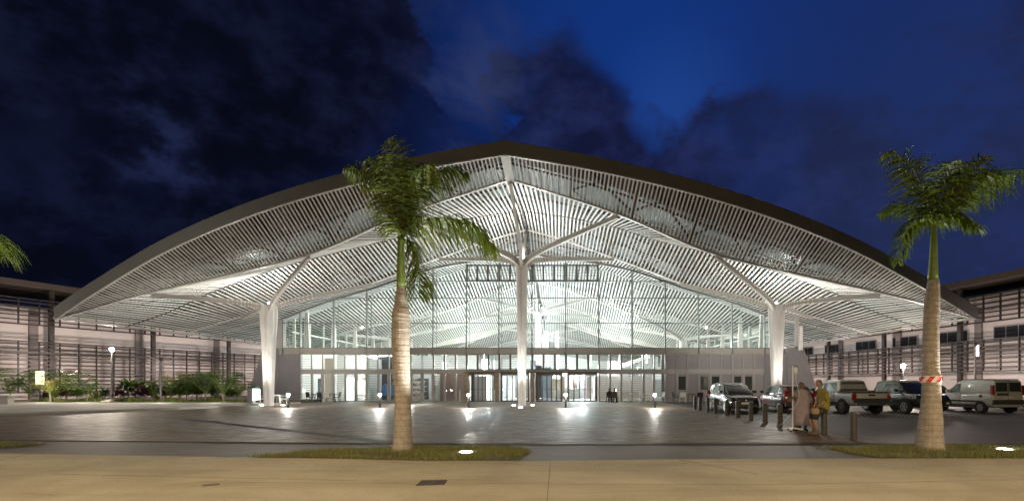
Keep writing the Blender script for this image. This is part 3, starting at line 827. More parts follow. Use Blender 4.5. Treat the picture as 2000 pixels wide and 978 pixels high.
# interior clutter seen through the glass: panels, posters, counters
rc_ = random.Random(21)
pcol = [(.20,.23,.28),(.40,.33,.26),(.55,.55,.52),(.40,.40,.41),(.62,.54,.51),(.28,.27,.27),(.5,.46,.40),(.35,.39,.41),(.12,.12,.13),(.42,.30,.28)]
for i in range(64):
    px = 592+i*(1296-592)/64+rc_.uniform(-4,4); y = rc_.uniform(45.6, 58); x = (px-CX)/F*y; wd = rc_.choice((.25,.4,.6,.9,1.3)); hh = rc_.choice((1.1,2.1,2.3,2.6,3.4,4.2))
    c_ = pcol[rc_.randrange(len(pcol))]
    MB().box(x-wd/2, x+wd/2, y, y+.15, 0, hh).build('partition', M('panel_%d' % pcol.index(c_), c_, .5), hall)
for i in range(16):
    px = rc_.uniform(600, 1290); y = rc_.uniform(45.5, 60); x = (px-CX)/F*y; z = rc_.uniform(2.3, 3.9)
    pm = MB(); pm.lathe([(-.06,.03),(-.03,.08),(.03,.08),(.06,.03)], 8, (x,y,z)); pm.tube([(x,y,z+.05),(x,y,z+1.2)], .008, 4); pm.build('pendant_lamp', M('pendant_glow', (1,1,1), .5, emit=(1,.93,.8), estr=14), hall)
# inner lights
for (x, y, z, p, c) in ((-18, 47, 3.4, 70, NEUT), (-12, 46, 3.4, 60, COOL), (-8, 46, 3.4, 60, NEUT),
                     (-13, 66, 3.2, 1500, NEUT), (8, 66, 3.2, 1500, NEUT), (-7.5, 52, 3.2, 900, COOL), (2.5, 53, 3.2, 900, COOL), (-2.6, 70, 4.0, 1700, COOL), (-14, 82, 4, 1500, NEUT), (9, 82, 4, 1500, NEUT), (-1.2, 59.8, 9.2, 160, COOL),
                     (-2.6, 97, 4.5, 1300, COOL), (6, 48, 3.9, 220, NEUT), (-18.5, 49, 5.0, 330, NEUT), (14, 48, 5.0, 330, NEUT)):
    light('hall_light', 'POINT', (x, y, z), p*(1.75 if c is COOL else 1.25), (.88,.95,1) if c is COOL else (.97,1,.95), .35)
m = MB()
for (x, y, z) in ((X0+1.45, 59.8, 9.7), (X0+1.4, 87, 9.4), (X0-.6, 59.7, 10.9), (X0+.7, 59.7, 10.9), (X0-.6, 87, 10.9), (X0+.7, 87, 10.9), (FX(705)*1.02, 44.5, 4.05)):
    m.lathe([(-.09,.04),(-.04,.11),(.04,.11),(.09,.04)], 10, (x, y, z))
m.build('floodlight', M('flood_face', (1,1,1), .5, emit=(.95,.98,1), estr=60), hall)

# ================================================================== SIDE WINGS
def wing(name, label, p0, d, s0, s1, nside, win, zt):
    """p0 point on the screen line, d direction going away, nside: +1 wall lies to the left of d."""
    d = Vector((d[0], d[1], 0)).normalized(); n = Vector((-d.y, d.x, 0))*nside
    p0 = Vector(p0); root = thing(name, label, 'building', p0)
    def Q(s, t, z): return p0+d*s+n*t+Vector((0,0,z))
    def slab(s_a, s_b, t0, t1, za, zb, mb):
        mb.add([Q(s_a,t0,za),Q(s_b,t0,za),Q(s_b,t1,za),Q(s_a,t1,za),Q(s_a,t0,zb),Q(s_b,t0,zb),Q(s_b,t1,zb),Q(s_a,t1,zb)],
               [(0,3,2,1),(4,5,6,7),(0,1,5,4),(1,2,6,5),(2,3,7,6),(3,0,4,7)]); return mb
    slab(s0, s1, 1.5, 9, 0, zt, MB()).build('wall', wallpink, root)
    slab(s0, s1, 1.35, 1.5, zt, zt+.25, MB()).build('parapet', frame_mat, root)
    mb = MB(); slab(s0-1, s1, -.9, 8, 10.15, 10.45, mb); slab(s0-1, s1, -.95, -.85, 10.0, 10.5, mb); mb.build('roof_slab', M('dark_soffit', (.09,.07,.06), .6), root)
    s = s0+1.0
    while s < s1:
        slab(s-.17, s+.17, .25, .55, 0, 10.1, MB()).build('post', dark_steel, root); s += 8.2
    for za, zb, mids in ((6.75, 9.1, ()), (2.6 if win else .75, 5.35, (4.25,))):
        s = s0
        while s < s1:
            e = min(s+4.1, s1); mb = MB()
            slab(s+.03, e-.03, 0, .12, zb-.10, zb, mb); slab(s+.03, e-.03, 0, .12, za, za+.12, mb)
            for q in (.0, .34, .67): slab(s+q*(e-s)+.03, s+q*(e-s)+.10, .0, .16, za, zb, mb)
            for zz in mids: slab(s+.03, e-.03, -.03, .14, zz, zz+.2, mb)
            k = int((zb-za)/.34)
            for j in range(1, k):
                z = za+j*(zb-za)/k; slab(s+.03, e-.03, .0, .13, z, z+.10, mb)
            mb.build('louvre_screen', dark_steel, root); s = e
    # shading piers on the wall
    s = s0+.2
    while s < s1:
        slab(s-.3, s+.3, 1.3, 1.5, 0, 8.2, MB()).build('pier', M('pier_dark', (.20,.17,.17), .7), root); s += 8.2
    # service catwalk between screens and walls
    if win:
        s = s0+2.2; k = 0
        while s < s1-3:
            f = MB(); slab(s, s+3.0, 1.42, 1.52, 5.2, 6.5, f); fo = f.build('window', M('window_grey', (.28,.26,.27), .5), root)
            for j in range(3):
                slab(s+.12+j*.95, s+.98+j*.95, 1.38, 1.418, 5.35, 6.38, MB()).build('pane', M('night_glass', (.03,.03,.035), .08), fo)
            s += 5.1; k += 1
    return root, Q
wl, QL = wing('left_wing', 'long left wing with dark louvre screens in front of pale pink walls', (-47.3, 41, 0), (.38, 1), -14, 62, 1, False, 8.3)
wl.name = 'hospital_wing'
wr, QR = wing('right_wing', 'long right wing with dark louvre screens and a row of dark windows', (36.6, 38, 0), (-.17, 1), -12, 70, -1, True, 9.1)
wr.name = 'hospital_wing'
# lit openings at ground level of the right wing
for (s, wd) in ((-3.0, 1.3), (14, 3)):
    p = [QR(s, 1.46, .2), QR(s+wd, 1.46, .2), QR(s+wd, 1.46, 2.35), QR(s, 1.46, 2.35)]
    mb = MB(); mb.add([v - (QR(0,1,0)-QR(0,0,0))*.0 for v in p], [(0,1,2,3)]); mb.build('lit_doorway', M('door_light', (1,1,.95), .5, emit=(1,.97,.88), estr=1.6), wr)
for Q, xs_, pw, nn in ((QL, (-8, 3, 14, 25, 36, 47), 190, -4.0), (QR, (-8, 3, 14, 25, 38), 150, -4.0)):
    for s in xs_: light('wing_wash', 'POINT', Q(s, nn, 3.2), pw*2.1, (1, .84, .74), .3)

# ================================================================== LAMPS
def post_lamp(loc, h, label, glow=True, power=0, mound=False):
    t = thing('street_lamp', label, 'street lamp', loc, None)
    m = MB(); m.lathe([(0,.11),(.04,.11),(.05,.075),(h-.25,.065)], 12, loc); m.build('post', M('lamp_post_grey', (.12,.11,.11), .45), t)
    MB().lathe([(h-.25,.07),(h-.2,.13),(h-.02,.15),(h+.03,.10),(h+.05,.02)], 14, loc).build('lamp_head', M('lamp_globe', (1,1,1), .4, emit=(1,.95,.86), estr=130) if glow else dark_steel, t)
    if mound: MB().lathe([(0,.75),(.08,.6),(.16,.25),(.19,.1)], 18, loc).build('base', kerb_mat, t)
    if power: light('lamp_bulb', 'POINT', Vector(loc)+Vector((0,-.25,h+.15)), power, WARM, .15)
    return t
post_lamp((-36.0, 39.0, .14), 4.3, 'tall lamp post with bright star light among the plants on the left', power=420, mound=True)
post_lamp((25.7, 36.0, 0), 3.0, 'low bright lamp behind the parked cars on the right', power=260)
post_lamp((-31.4, 38.2, .14), 3.5, 'unlit dark post standing in the planting bed', glow=False)
t = post_lamp((30.2, 35, 0), 4.5, 'dark post with slim vertical light strip behind the white van', glow=False)
MB().box(30.27, 30.33, 34.86, 34.93, 3.6, 4.35).build('light_strip', M('strip_glow', (1,1,1), .4, emit=(1,.96,.9), estr=12), t)
# bollard lights
names = {563: 'lit bollard in front of the left tree column', 742: 'lit bollard just left of the left palm trunk', 800: 'lit bollard just right of the left palm trunk',
         915: 'lit bollard left of the central tree column by the entrance doors', 1105: 'lit bollard right of the central tree column', 1279: 'lit bollard in front of the white chairs right of the entrance'}
proto = None
for px, lab in names.items():
    g = G(px, 795.5)
    if px == 800: g = Vector(((799-CX)/F*37, 37, 0))
    if proto is None:
        t = thing('bollard_light', lab, 'bollard light', g, 'lit bollards along the entrance front', local=True); proto = t
        MB().lathe([(0,.075),(.78,.075),(.78,.06)], 14).build('post', M('bollard_dark', (.03,.028,.028), .5), t)
        MB().lathe([(.78,.06),(.80,.085),(.90,.085),(.92,.06)], 14).build('lens', M('bollard_lens', (1,1,1), .4, emit=(1,.95,.85), estr=120), t)
        MB().lathe([(.92,.08),(.96,.085),(.98,.05)], 14).build('cap', M('bollard_dark', (.03,.028,.028), .5), t)
    else: t = dup(proto, g, 0, lab)
    light('bollard_bulb', 'POINT', g+Vector((0,-.14,.86)), 85, NEUT, .05)
# dark parking bollards
bdk = M('parking_bollard', (.045,.036,.03), .5, noise=.15, nscale=6)
ys = [30, 28.85, 27.4, 26.1, 24.4, 22.8, 21.35, 19.9, 18.5, 17.12, 15.46, 13.94]
ords = ['farthest', 'second farthest', 'third farthest', 'fourth farthest', 'fifth farthest', 'sixth farthest', 'seventh farthest', 'fifth nearest', 'fourth nearest', 'third nearest', 'second nearest', 'nearest']
extra = ['', '', ', by the black car wheel', ', before the black car side', ', before the black car headlight', '', ', before the black car number plate', '', ', left of the drip stand', ', beside the person in the gown', ', under the yellow shirt', ', standing alone on the right']
proto = None
for i, y in enumerate(ys):
    lab = ords[i]+' dark bollard in the row by the cars'+extra[i]
    if proto is None:
        t = thing('bollard', lab, 'bollard', (8.5, y, 0), 'dark bollards along the parking edge', local=True); proto = t
        MB().lathe([(0,.10),(.02,.10),(.755,.10),(.78,.09)], 20).build('post', bdk, t)
        MB().lathe([(.78,.088),(.805,.075),(.81,.02)], 20).build('cap', M('bollard_cap', (.10,.09,.08), .4), t)
    else: dup(proto, (8.5+random.uniform(-.03,.03), y, 0), 0, lab)
# lawn uplights
for px, py, lab, pos in ((910,886,'bright ground floodlight in the grass right of the left palm', 0), (1963,880.5,'bright ground floodlight in the grass right of the right palm', 1), (-60, 880, 'ground floodlight by the far left palm', 2)):
    g = G(px, py); t = thing('lawn_light', lab, 'ground light', g, 'floodlights set in the grass')
    MB().lathe([(0,.20),(.05,.20),(.05,.17)], 16, g).build('rim', alloy, t)
    MB().lathe([(.04,.165),(.065,.12),(.07,.02)], 16, g).build('lens', M('lawn_light_glass', (1,1,1), .4, emit=(1,1,.78), estr=14), t)
    l = light('lawn_spot', 'SPOT', g+Vector((0,0,.15)), 700, (1,.97,.86), .08, spot=75); aim(l, (-.95 if px > 0 else -.6, .1, 3.4))
# street lighting behind the viewer
for x in (-13, 2, 17):
    t = thing('street_lamp', 'road lamp behind the viewer at x %d metres' % x if False else ('road lamp behind the viewer, ' + {-13:'left', 2:'middle', 17:'right'}[x]), 'street lamp', (x, -5, 0))
    MB().lathe([(0,.12),(8.0,.07)], 10, (x,-5,0)).build('post', dark_steel, t); MB().box(x-.15, x+.15, -5, -4.0, 7.95, 8.1).build('lamp_head', dark_steel, t)
    light('road_bulb', 'SPOT', (x, -4.2, 7.9), 5600, SODIUM, .15, rot=(R(28),0,0), spot=118)

t = thing('street_lamp', 'tall street lamp beyond the left edge of the picture', 'street lamp', (-36, 12, 0))
MB().lathe([(0,.12),(7.0,.07)], 10, (-36,12,0)).build('post', dark_steel, t); MB().box(-36.15, -35.2, 11.9, 12.1, 6.95, 7.1).build('lamp_head', dark_steel, t)
light('street_bulb', 'POINT', (-35.4, 12, 6.8), 1700, (1,.93,.78), .2)

# ================================================================== PALMS
def frond(mb, rach, pts, rnd, lw=.036, ll=.62, droop=1.0, wind=.25, n=78, sgn=None):
    n = int(n*.8); ll *= 1.25
    """pts: control points of the rachis (world-local), leaflets go in mb, rachis tube in rach."""
    P_ = [Vector(p) for p in pts]
    # Catmull-Rom sample
    def cr(t):
        k = min(int(t*(len(P_)-1)), len(P_)-2); f = t*(len(P_)-1)-k
        a = P_[max(k-1,0)]; b = P_[k]; c = P_[k+1]; d = P_[min(k+2,len(P_)-1)]
        return .5*((2*b)+(c-a)*f+(2*a-5*b+4*c-d)*f*f+(-a+3*b-3*c+d)*f**3)
    C = [cr(i/16) for i in range(17)]
    rach.tube(C, [.022*(1-i/17)+.004 for i in range(17)], 5)
    for i in range(n):
        t = .10+.90*(i/n)**.95; c = cr(min(t,.999)); T = (cr(min(t+.02,1))-cr(max(t-.02,0))).normalized()
        side = T.cross(Vector((0,0,1)))
        if side.length < .15: side = T.cross(Vector((0,1,0)))
        side.normalize(); up = side.cross(T)
        L = ll*(math.sin(math.pi*min(1,(t*.86+.12)))**.6)*rnd.uniform(.8,1.12)
        for s in (-1, 1):
            el = rnd.uniform(-.5,.8)
            d = (side*s*math.cos(el)+up*math.sin(el)*.8+T*rnd.uniform(.35,.75)).normalized()
            pts_ = [c]; dd = d.copy(); qq = rnd.uniform(.6, 1.1)
            for j in range(4):
                dd = (dd + Vector((wind*.20,0,-.26*droop))*qq*(1+j*.3)).normalized()
                pts_.append(pts_[-1]+dd*L/4)
            wdir = T.cross(dd).cross(dd); 
            wdir = (T - dd*T.dot(dd))
            if wdir.length < .1: wdir = side.copy()
            wdir.normalize(); w0 = lw*rnd.uniform(.75,1.15)
            ws = [w0*.5, w0, w0*.85, w0*.5, .002]
            vs = []
            for q, ww in zip(pts_, ws): vs += [q-wdir*ww/2, q+wdir*ww/2]
            mb.add(vs, [(2*j,2*j+1,2*j+3,2*j+2) for j in range(4)])
def palm(name, label, base, prof, lean, ztop, zshaft, fronds, scale_px, crown_px, rings, seed, tape=None, group='palms on the grass islands'):
    rnd = random.Random(seed); base = Vector(base)
    t = thing(name, label, 'palm tree', base, group)
    m = MB(); rr = []; N = 150
    def rad(z):
        for (a, ra), (b, rb) in zip(prof, prof[1:]):
            if a <= z <= b:
                f = (z-a)/(b-a); f = f*f*(3-2*f); return ra+(rb-ra)*f
        return prof[-1][1]
    for i in range(N+1):
        z = zshaft*i/N; r = rad(z)
        sp = rings(z/zshaft); ph = (z/sp) % 1
        r *= 1+.045*(1-ph)*(1 if z > 1.2 else .3)-.02
        cx = base.x+lean*(z/ztop)+.02*math.sin(z*1.7); ring = []
        for k in range(22):
            a = 2*math.pi*k/22; q = r*(1+.02*math.sin(3*a+z*2)+rnd.uniform(-.006,.006)); ring.append(Vector((cx+q*math.cos(a), base.y+q*math.sin(a), z)))
        rr.append(ring)
    m.loft(rr); m.build('trunk', bark_mat, t, smooth=False)
    c0 = Vector((base.x+lean*zshaft/ztop, base.y, 0)); c1 = Vector((base.x+lean, base.y, 0))
    m = MB(); sh = []
    for i in range(11):
        f = i/10; z = zshaft+(ztop-zshaft)*f; r = rad(z); cx = c0.x+(c1.x-c0.x)*f
        sh.append([Vector((cx+r*math.cos(2*math.pi*k/16), base.y+r*math.sin(2*math.pi*k/16), z-.01)) for k in range(16)])
    m.loft(sh); m.build('crownshaft', shaft_mat, t, smooth=True)
    mid = Vector((base.x+lean, base.y, ztop))
    for fi, (pp, dy, kw) in enumerate(fronds):
        lf = MB(); rc = MB(); n = len(pp); pts = [mid-Vector((0,0,.12))]
        for i, (px, py) in enumerate(pp):
            f = (i+1)/n
            pts.append(Vector((mid.x+(px-crown_px[0])*scale_px, mid.y+dy*f, ztop-(py-crown_px[1])*scale_px)))
        frond(lf, rc, pts, rnd, **kw)
        r = rc.build('frond', shaft_mat, t, smooth=True); lf.build('leaflets', frond_mat, r)
    return t
k1 = 1.62/132
fr_left = [
    ([(818,438),(872,430),(925,445),(968,492)], -.3, dict(ll=1.0, droop=1.5, wind=.2, n=110)),
    ([(806,478),(824,520),(828,560),(830,586)], -.5, dict(ll=.62, droop=1.6, n=100)),
    ([(762,400),(740,362),(715,347),(692,347)], -.5, dict(ll=.6, droop=1.1, wind=.9, n=90)),
    ([(790,400),(800,345),(797,305)], .5, dict(ll=.55, droop=.5, wind=.5)),
    ([(808,385),(838,335),(872,316),(905,324)], .5, dict(ll=.62, droop=1.4, wind=.4, n=90)),
    ([(772,390),(757,335),(738,308)], .6, dict(ll=.55, droop=.8, wind=.7)),
    ([(783,370),(778,320),(768,292)], -.4, dict(ll=.5, droop=.6, wind=.6)),
    ([(806,400),(830,362),(855,352)], -.8, dict(ll=.6, droop=1.2)),
    ([(768,430),(748,395),(728,385)], .9, dict(ll=.6, droop=1.2, wind=.8)),
    ([(786,415),(790,372),(782,340)], -1.0, dict(ll=.6, droop=1.0)),
    ([(776,425),(765,370),(745,345)], -.9, dict(ll=.6, droop=1.1, wind=.9)),
]
pl = palm('royal_palm', 'palm with bulging pale trunk on the grass island left of centre', G(786,880),
     [(0,.27),(.06,.245),(.5,.215),(1.2,.185),(2.0,.195),(2.8,.21),(3.25,.205),(3.6,.15),(3.95,.11),(5.16,.075)], -.04, 5.16, 3.93,
     fr_left, k1, (783,460), lambda f: .19-.13*f, 3)
k2 = 1.62/129
fr_right = [
    ([(1812,412),(1782,356),(1755,328),(1712,314)], -.4, dict(ll=.62, droop=1.0, wind=-.5, n=90)),
    ([(1812,434),(1785,436),(1756,465),(1738,520)], -.3, dict(ll=.6, droop=1.4, wind=-.3, n=100)),
    ([(1846,412),(1895,377),(1950,352),(2012,338)], -.4, dict(ll=.7, droop=1.5, wind=.3, n=95)),
    ([(1839,384),(1858,344),(1894,321)], .4, dict(ll=.5, droop=.9)),
    ([(1860,395),(1895,355),(1940,328),(2008,318)], .5, dict(ll=.62, droop=.9, wind=.5, n=90)),
    ([(1826,384),(1822,350),(1810,330)], .6, dict(ll=.5, droop=.7)),
    ([(1812,380),(1798,335),(1784,308)], .5, dict(ll=.5, droop=.6, wind=-.3)),
    ([(1842,430),(1856,446),(1858,470)], -.8, dict(ll=.45, droop=1.6)),
    ([(1838,402),(1864,372),(1884,380)], -1.0, dict(ll=.6, droop=1.2)),
    ([(1806,405),(1790,385),(1772,392)], .9, dict(ll=.55, droop=1.2, wind=-.3)),
    ([(1832,395),(1842,360),(1850,345)], -1.0, dict(ll=.55, droop=1.0)),
    ([(1818,400),(1806,370),(1796,355)], -1.0, dict(ll=.55, droop=1.0)),
]
pr = palm('royal_palm', 'palm with red and white tape round its trunk on the right grass island', G(1815,877),
     [(0,.33),(.08,.305),(.5,.265),(1.35,.20),(2.2,.175),(3.1,.165),(3.6,.16),(4.0,.13),(4.2,.105),(4.9,.08),(5.55,.055)], .12, 5.54, 4.15,
     fr_right, k2, (1825,438), lambda f: .16-.10*f, 5)
tp = MB(); b = G(1815,877); tp.lathe([(1.64,.216),(1.80,.213)], 26, (b.x+.04, b.y, 0))
to = tp.build('barrier_tape', M('tape_white', (.75,.70,.66), .4), None, loc=b); tag(to, 'red and white striped barrier tape wrapped round the right palm trunk', 'tape')
t2 = MB()
for k in range(7):
    a0 = k*math.pi*2/7
    vs = []
    for z, sh_ in ((1.65, 0), (1.79, .3)):
        for j in (0, 1): a = a0+sh_*1.4+j*.46; vs.append((b.x+.04+.234*math.cos(a), b.y+.234*math.sin(a), z))
    t2.add([vs[0], vs[1], vs[3], vs[2]], [(0,1,2,3)])
t2.build('stripe', M('tape_red', (.55,.03,.015), .4), to)
# third palm, mostly out of frame on the left: a copy
p3 = dup(pl, G(-135,872), 0, 'palm at the far left with one frond tip reaching into view')
for q_ in [c for c in p3.children if c.name.startswith('frond')][4:5]:
    for g_ in list(q_.children): bpy.data.objects.remove(g_)
    bpy.data.objects.remove(q_)

# ================================================================== PLANTS on the left bed
def blade_cluster(mb, n, L, wd, spread, rnd, z0=0, curl=.9, base_r=.05):
    for i in range(n):
        a = rnd.uniform(0, 6.283); el = rnd.uniform(.25, 1.35)*spread
        d = Vector((math.cos(a)*math.sin(el), math.sin(a)*math.sin(el), math.cos(el))); l = L*rnd.uniform(.65,1.1)
        c = Vector((math.cos(a)*base_r*rnd.random(), math.sin(a)*base_r*rnd.random(), z0*rnd.uniform(.6,1))); side = Vector((-math.sin(a), math.cos(a), 0)); vs = []
        for j in range(5):
            f = j/4; ww = wd*(.35+1.3*math.sin(math.pi*min(.98, f*.85+.12)))*.5
            vs += [c-side*ww, c+side*ww]; d = (d+Vector((0,0,-curl*.22*(1+f)))).normalized(); c = c+d*l/4
        mb.add(vs, [(2*j,2*j+1,2*j+3,2*j+2) for j in range(4)])
def small_palm(label, h, seed, mat=leaf_green, ll=.34, nf=10, L=1.3):
    ll *= .75; rnd = random.Random(seed); t = thing('palm_shrub', label, 'plant', (0,0,0), 'plants in the left bed', local=True)
    MB().tube([(0,0,0),(.03,0,h*.5),(0,.02,h)], [.07,.05,.04], 8).build('stem', bark_mat, t)
    lf = MB(); rc = MB()
    for i in range(nf):
        a = i*2.4+rnd.uniform(-.3,.3); el = rnd.uniform(.1,.85); d = Vector((math.cos(a)*math.sin(el), math.sin(a)*math.sin(el), math.cos(el)))
        p0 = Vector((0,0,h)); p1 = p0+d*L*.45; p2 = p1+(d+Vector((.15,0,-.25))).normalized()*L*.35; p3_ = p2+(d+Vector((.2,0,-1.0))).normalized()*L*.28
        frond(lf, rc, [p0,p1,p2,p3_], rnd, lw=.036, ll=ll, droop=.7, n=26)
    rc.build('frond_stalk', shaft_mat, t); lf.build('leaves', mat, t)
    return t
def shrub(label, seed, mat, n, L, wd, z0, spread=1, stems=0):
    rnd = random.Random(seed); t = thing('shrub', label, 'plant', (0,0,0), 'plants in the left bed', local=True)
    m = MB()
    for i in range(max(2, stems)):
        a = i*2.3; m.tube([(0,0,0),(math.cos(a)*.12, math.sin(a)*.12, z0+.1)], .018, 6)
    m.build('stem', bark_mat, t)
    lf = MB(); blade_cluster(lf, n, L, wd, spread, rnd, z0, base_r=.25)
    lf.build('leaves', mat, t); return t
protos = {
 'palmA': small_palm('a', .45, 11, leaf_green, nf=10, L=1.75, ll=.5), 'palmB': small_palm('b', .3, 12, leaf_lime, nf=9, L=1.5, ll=.42), 'palmC': small_palm('c', .55, 13, leaf_dark, nf=11, L=1.6, ll=.5),
 'purple': shrub('d', 14, leaf_purple, 170, .62, .085, .75), 'lime': shrub('e', 15, leaf_lime, 70, .75, .05, .25),
 'dark': shrub('f', 16, leaf_dark, 210, .65, .075, .9), 'green': shrub('g', 17, leaf_green, 200, .6, .09, .85, stems=4), 'yellow': small_palm('h', .7, 18, leaf_yellow, nf=5, L=1.4, ll=.35),
}
spots = [(20,'palmA',1.25,'windblown palm shrub at the far left behind the low wall'), (104,'palmB',1.0,'lime palm shrub just right of the glowing sign panel'), (98,'yellow',.9,'yellow-leaved palm shrub beside the glowing sign panel'),
 (130,'palmA',1.25,'tall green palm shrub left of the star-bright lamp post'), (120,'purple',.9,'dark purple shrub below the tall green palm shrub, left of the lamp post'), (92,'purple',.7,'small purple shrub under the yellow palm leaves'), (150,'green',.85,'low leafy shrub between the purple shrub and the dark palm'),
 (170,'palmC',.8,'dark palm shrub left of the lamp post base'), (190,'lime',1.0,'bright lime spiky plant just left of the lamp post base'), (205,'dark',.7,'dark shrub touching the lamp post on its left'), (234,'purple',.85,'purple shrub immediately right of the lamp post'),
 (250,'dark',1.25,'tall bushy dark shrub right of the lamp post'), (264,'green',1.35,'tall round-leaved shrub right of the bushy dark shrub'), (284,'purple',1.1,'purple shrub before the big steel post right of the lamp'), (308,'lime',.8,'small bright fern-like plant in front of purple leaves'),
 (300,'palmC',.85,'dark palm shrub around the unlit post'), (322,'purple',1.0,'purple shrub right of the unlit post'), (335,'palmA',.95,'green palm shrub right of the unlit post'), (352,'yellow',1.2,'yellowing palm shrub in the middle of the bed'),
 (364,'dark',1.2,'dark spiky shrub in the middle of the bed'), (350,'green',.9,'leafy green shrub in front of the dark spiky shrub'), (385,'palmC',1.15,'tall dark palm shrub right of the yellowing one'), (402,'palmC',1.05,'dark arching palm shrub left of the tall green one'),
 (412,'dark',1.0,'low dark shrub under the arching palm fronds'), (437,'palmA',1.2,'tall green palm shrub near the right end of the bed'), (425,'lime',.7,'small lime plant near the right end of the bed'), (464,'palmB',1.0,'lime palm shrub at the right end of the bed'),
 (272,'dark',.85,'dark low shrub between the round-leaved shrub and the steel post'), (376,'green',1.0,'leafy shrub left of the tall dark palm shrub'), (392,'dark',1.1,'dark shrub between the two dark palm shrubs'), (60,'palmC',.9,'dark drooping palm shrub left of the glowing sign panel'), (450,'green',.8,'leafy shrub just right of the tall green palm shrub at the bed end')]
used = set(); rnd = random.Random(4)
for i, (px, kd, sc, lab) in enumerate(spots):
    y = rnd.uniform(38.2, 40.2); x = (px-CX)/F*y; o = protos[kd]
    if kd in used: dup(o, (x,y,.17), rnd.uniform(0,6.28), lab, sc=sc*1.12)
    else: used.add(kd); o.location = (x,y,.17); o.rotation_euler.z = rnd.uniform(0,6.28); o.scale = (sc*1.12,)*3; o['label'] = lab
gc = MB(); rnd = random.Random(9)
for i in range(5200):
    px = rnd.uniform(62, 475); y = rnd.uniform(38.9-.0, 39.6)-(.9 if px > 250 else .3)*rnd.random(); x = (px-CX)/F*y
    a = rnd.uniform(0,6.28); h = rnd.uniform(.08,.34)*(.75+.35*math.sin(px*.08)); dx, dy = math.cos(a)*.04, math.sin(a)*.04
    gc.add([(x-dx,y-dy,.17),(x+dx,y+dy,.17),(x+dx*1.6+dy,y+dy*1.6,.17+h*.6),(x+dy*2,y-dx,.17+h)], [(0,1,2,3)])
tag(gc.build('ground_cover', leaf_lime), kind='stuff')
for px, y_ in ((100,38.0),(180,38.0),(330,37.6),(430,37.2)):
    l = light('bed_spot', 'POINT', ((px-CX)/F*y_, y_-.6, .9), 26, (1,.93,.75), .2)
# sign panel and low wall at far left
g = Vector(((78-CX)/F*38.6, 38.6, .14)); t = thing('sign_panel', 'pale yellow-green lit panel on a post among the plants', 'sign', g)
MB().box(g.x-.29, g.x+.29, g.y-.06, g.y+.06, g.z+1.35, g.z+2.45).build('panel', M('sign_glow', (.8,.85,.5), .5, emit=(.85,.9,.5), estr=.55), t)
MB().box(g.x-.05, g.x+.05, g.y-.03, g.y+.03, g.z, g.z+1.35).build('post', dark_steel, t)
MB().box(g.x-.30, g.x+.30, g.y-.07, g.y+.07, g.z+2.28, g.z+2.33).build('divider', frame_mat, t)
a = G(-60,796); t = thing('low_wall', 'pale concrete low wall with coping at the left edge', 'wall', (a.x, 33.5, .14))
MB().box(-43, (15-CX)/F*34, 34.0, 34.4, .14, .68).build('wall', kerb_mat, t); MB().box(-43, (17.5-CX)/F*34, 33.94, 34.46, .68, .78).build('coping', kerb_mat, t)
# glowing display box on stone plinth left of the left column
g = G(497,791); t = thing('display_stand', 'glowing white display box on a stone block beside the left tree column', 'display', g)
MB().box(g.x-.42, g.x+.42, g.y-.25, g.y+.25, 0, .16).build('plinth', kerb_mat, t)
MB().box(g.x-.40, g.x-.02, g.y-.2, g.y+.2, .16, 1.25).build('cabinet', M('cabinet_grey', (.2,.19,.2), .5), t)
MB().box(g.x-.02, g.x+.28, g.y-.2, g.y+.2, .42, 1.20).build('lit_panel', M('display_glow', (.9,1,.97), .4, emit=(.88,1,.95), estr=3.0), t)
MB().box(g.x-.36, g.x+.20, g.y-.22, g.y+.22, 1.25, 1.40).build('top', M('dark_green', (.02,.08,.05), .5), t)

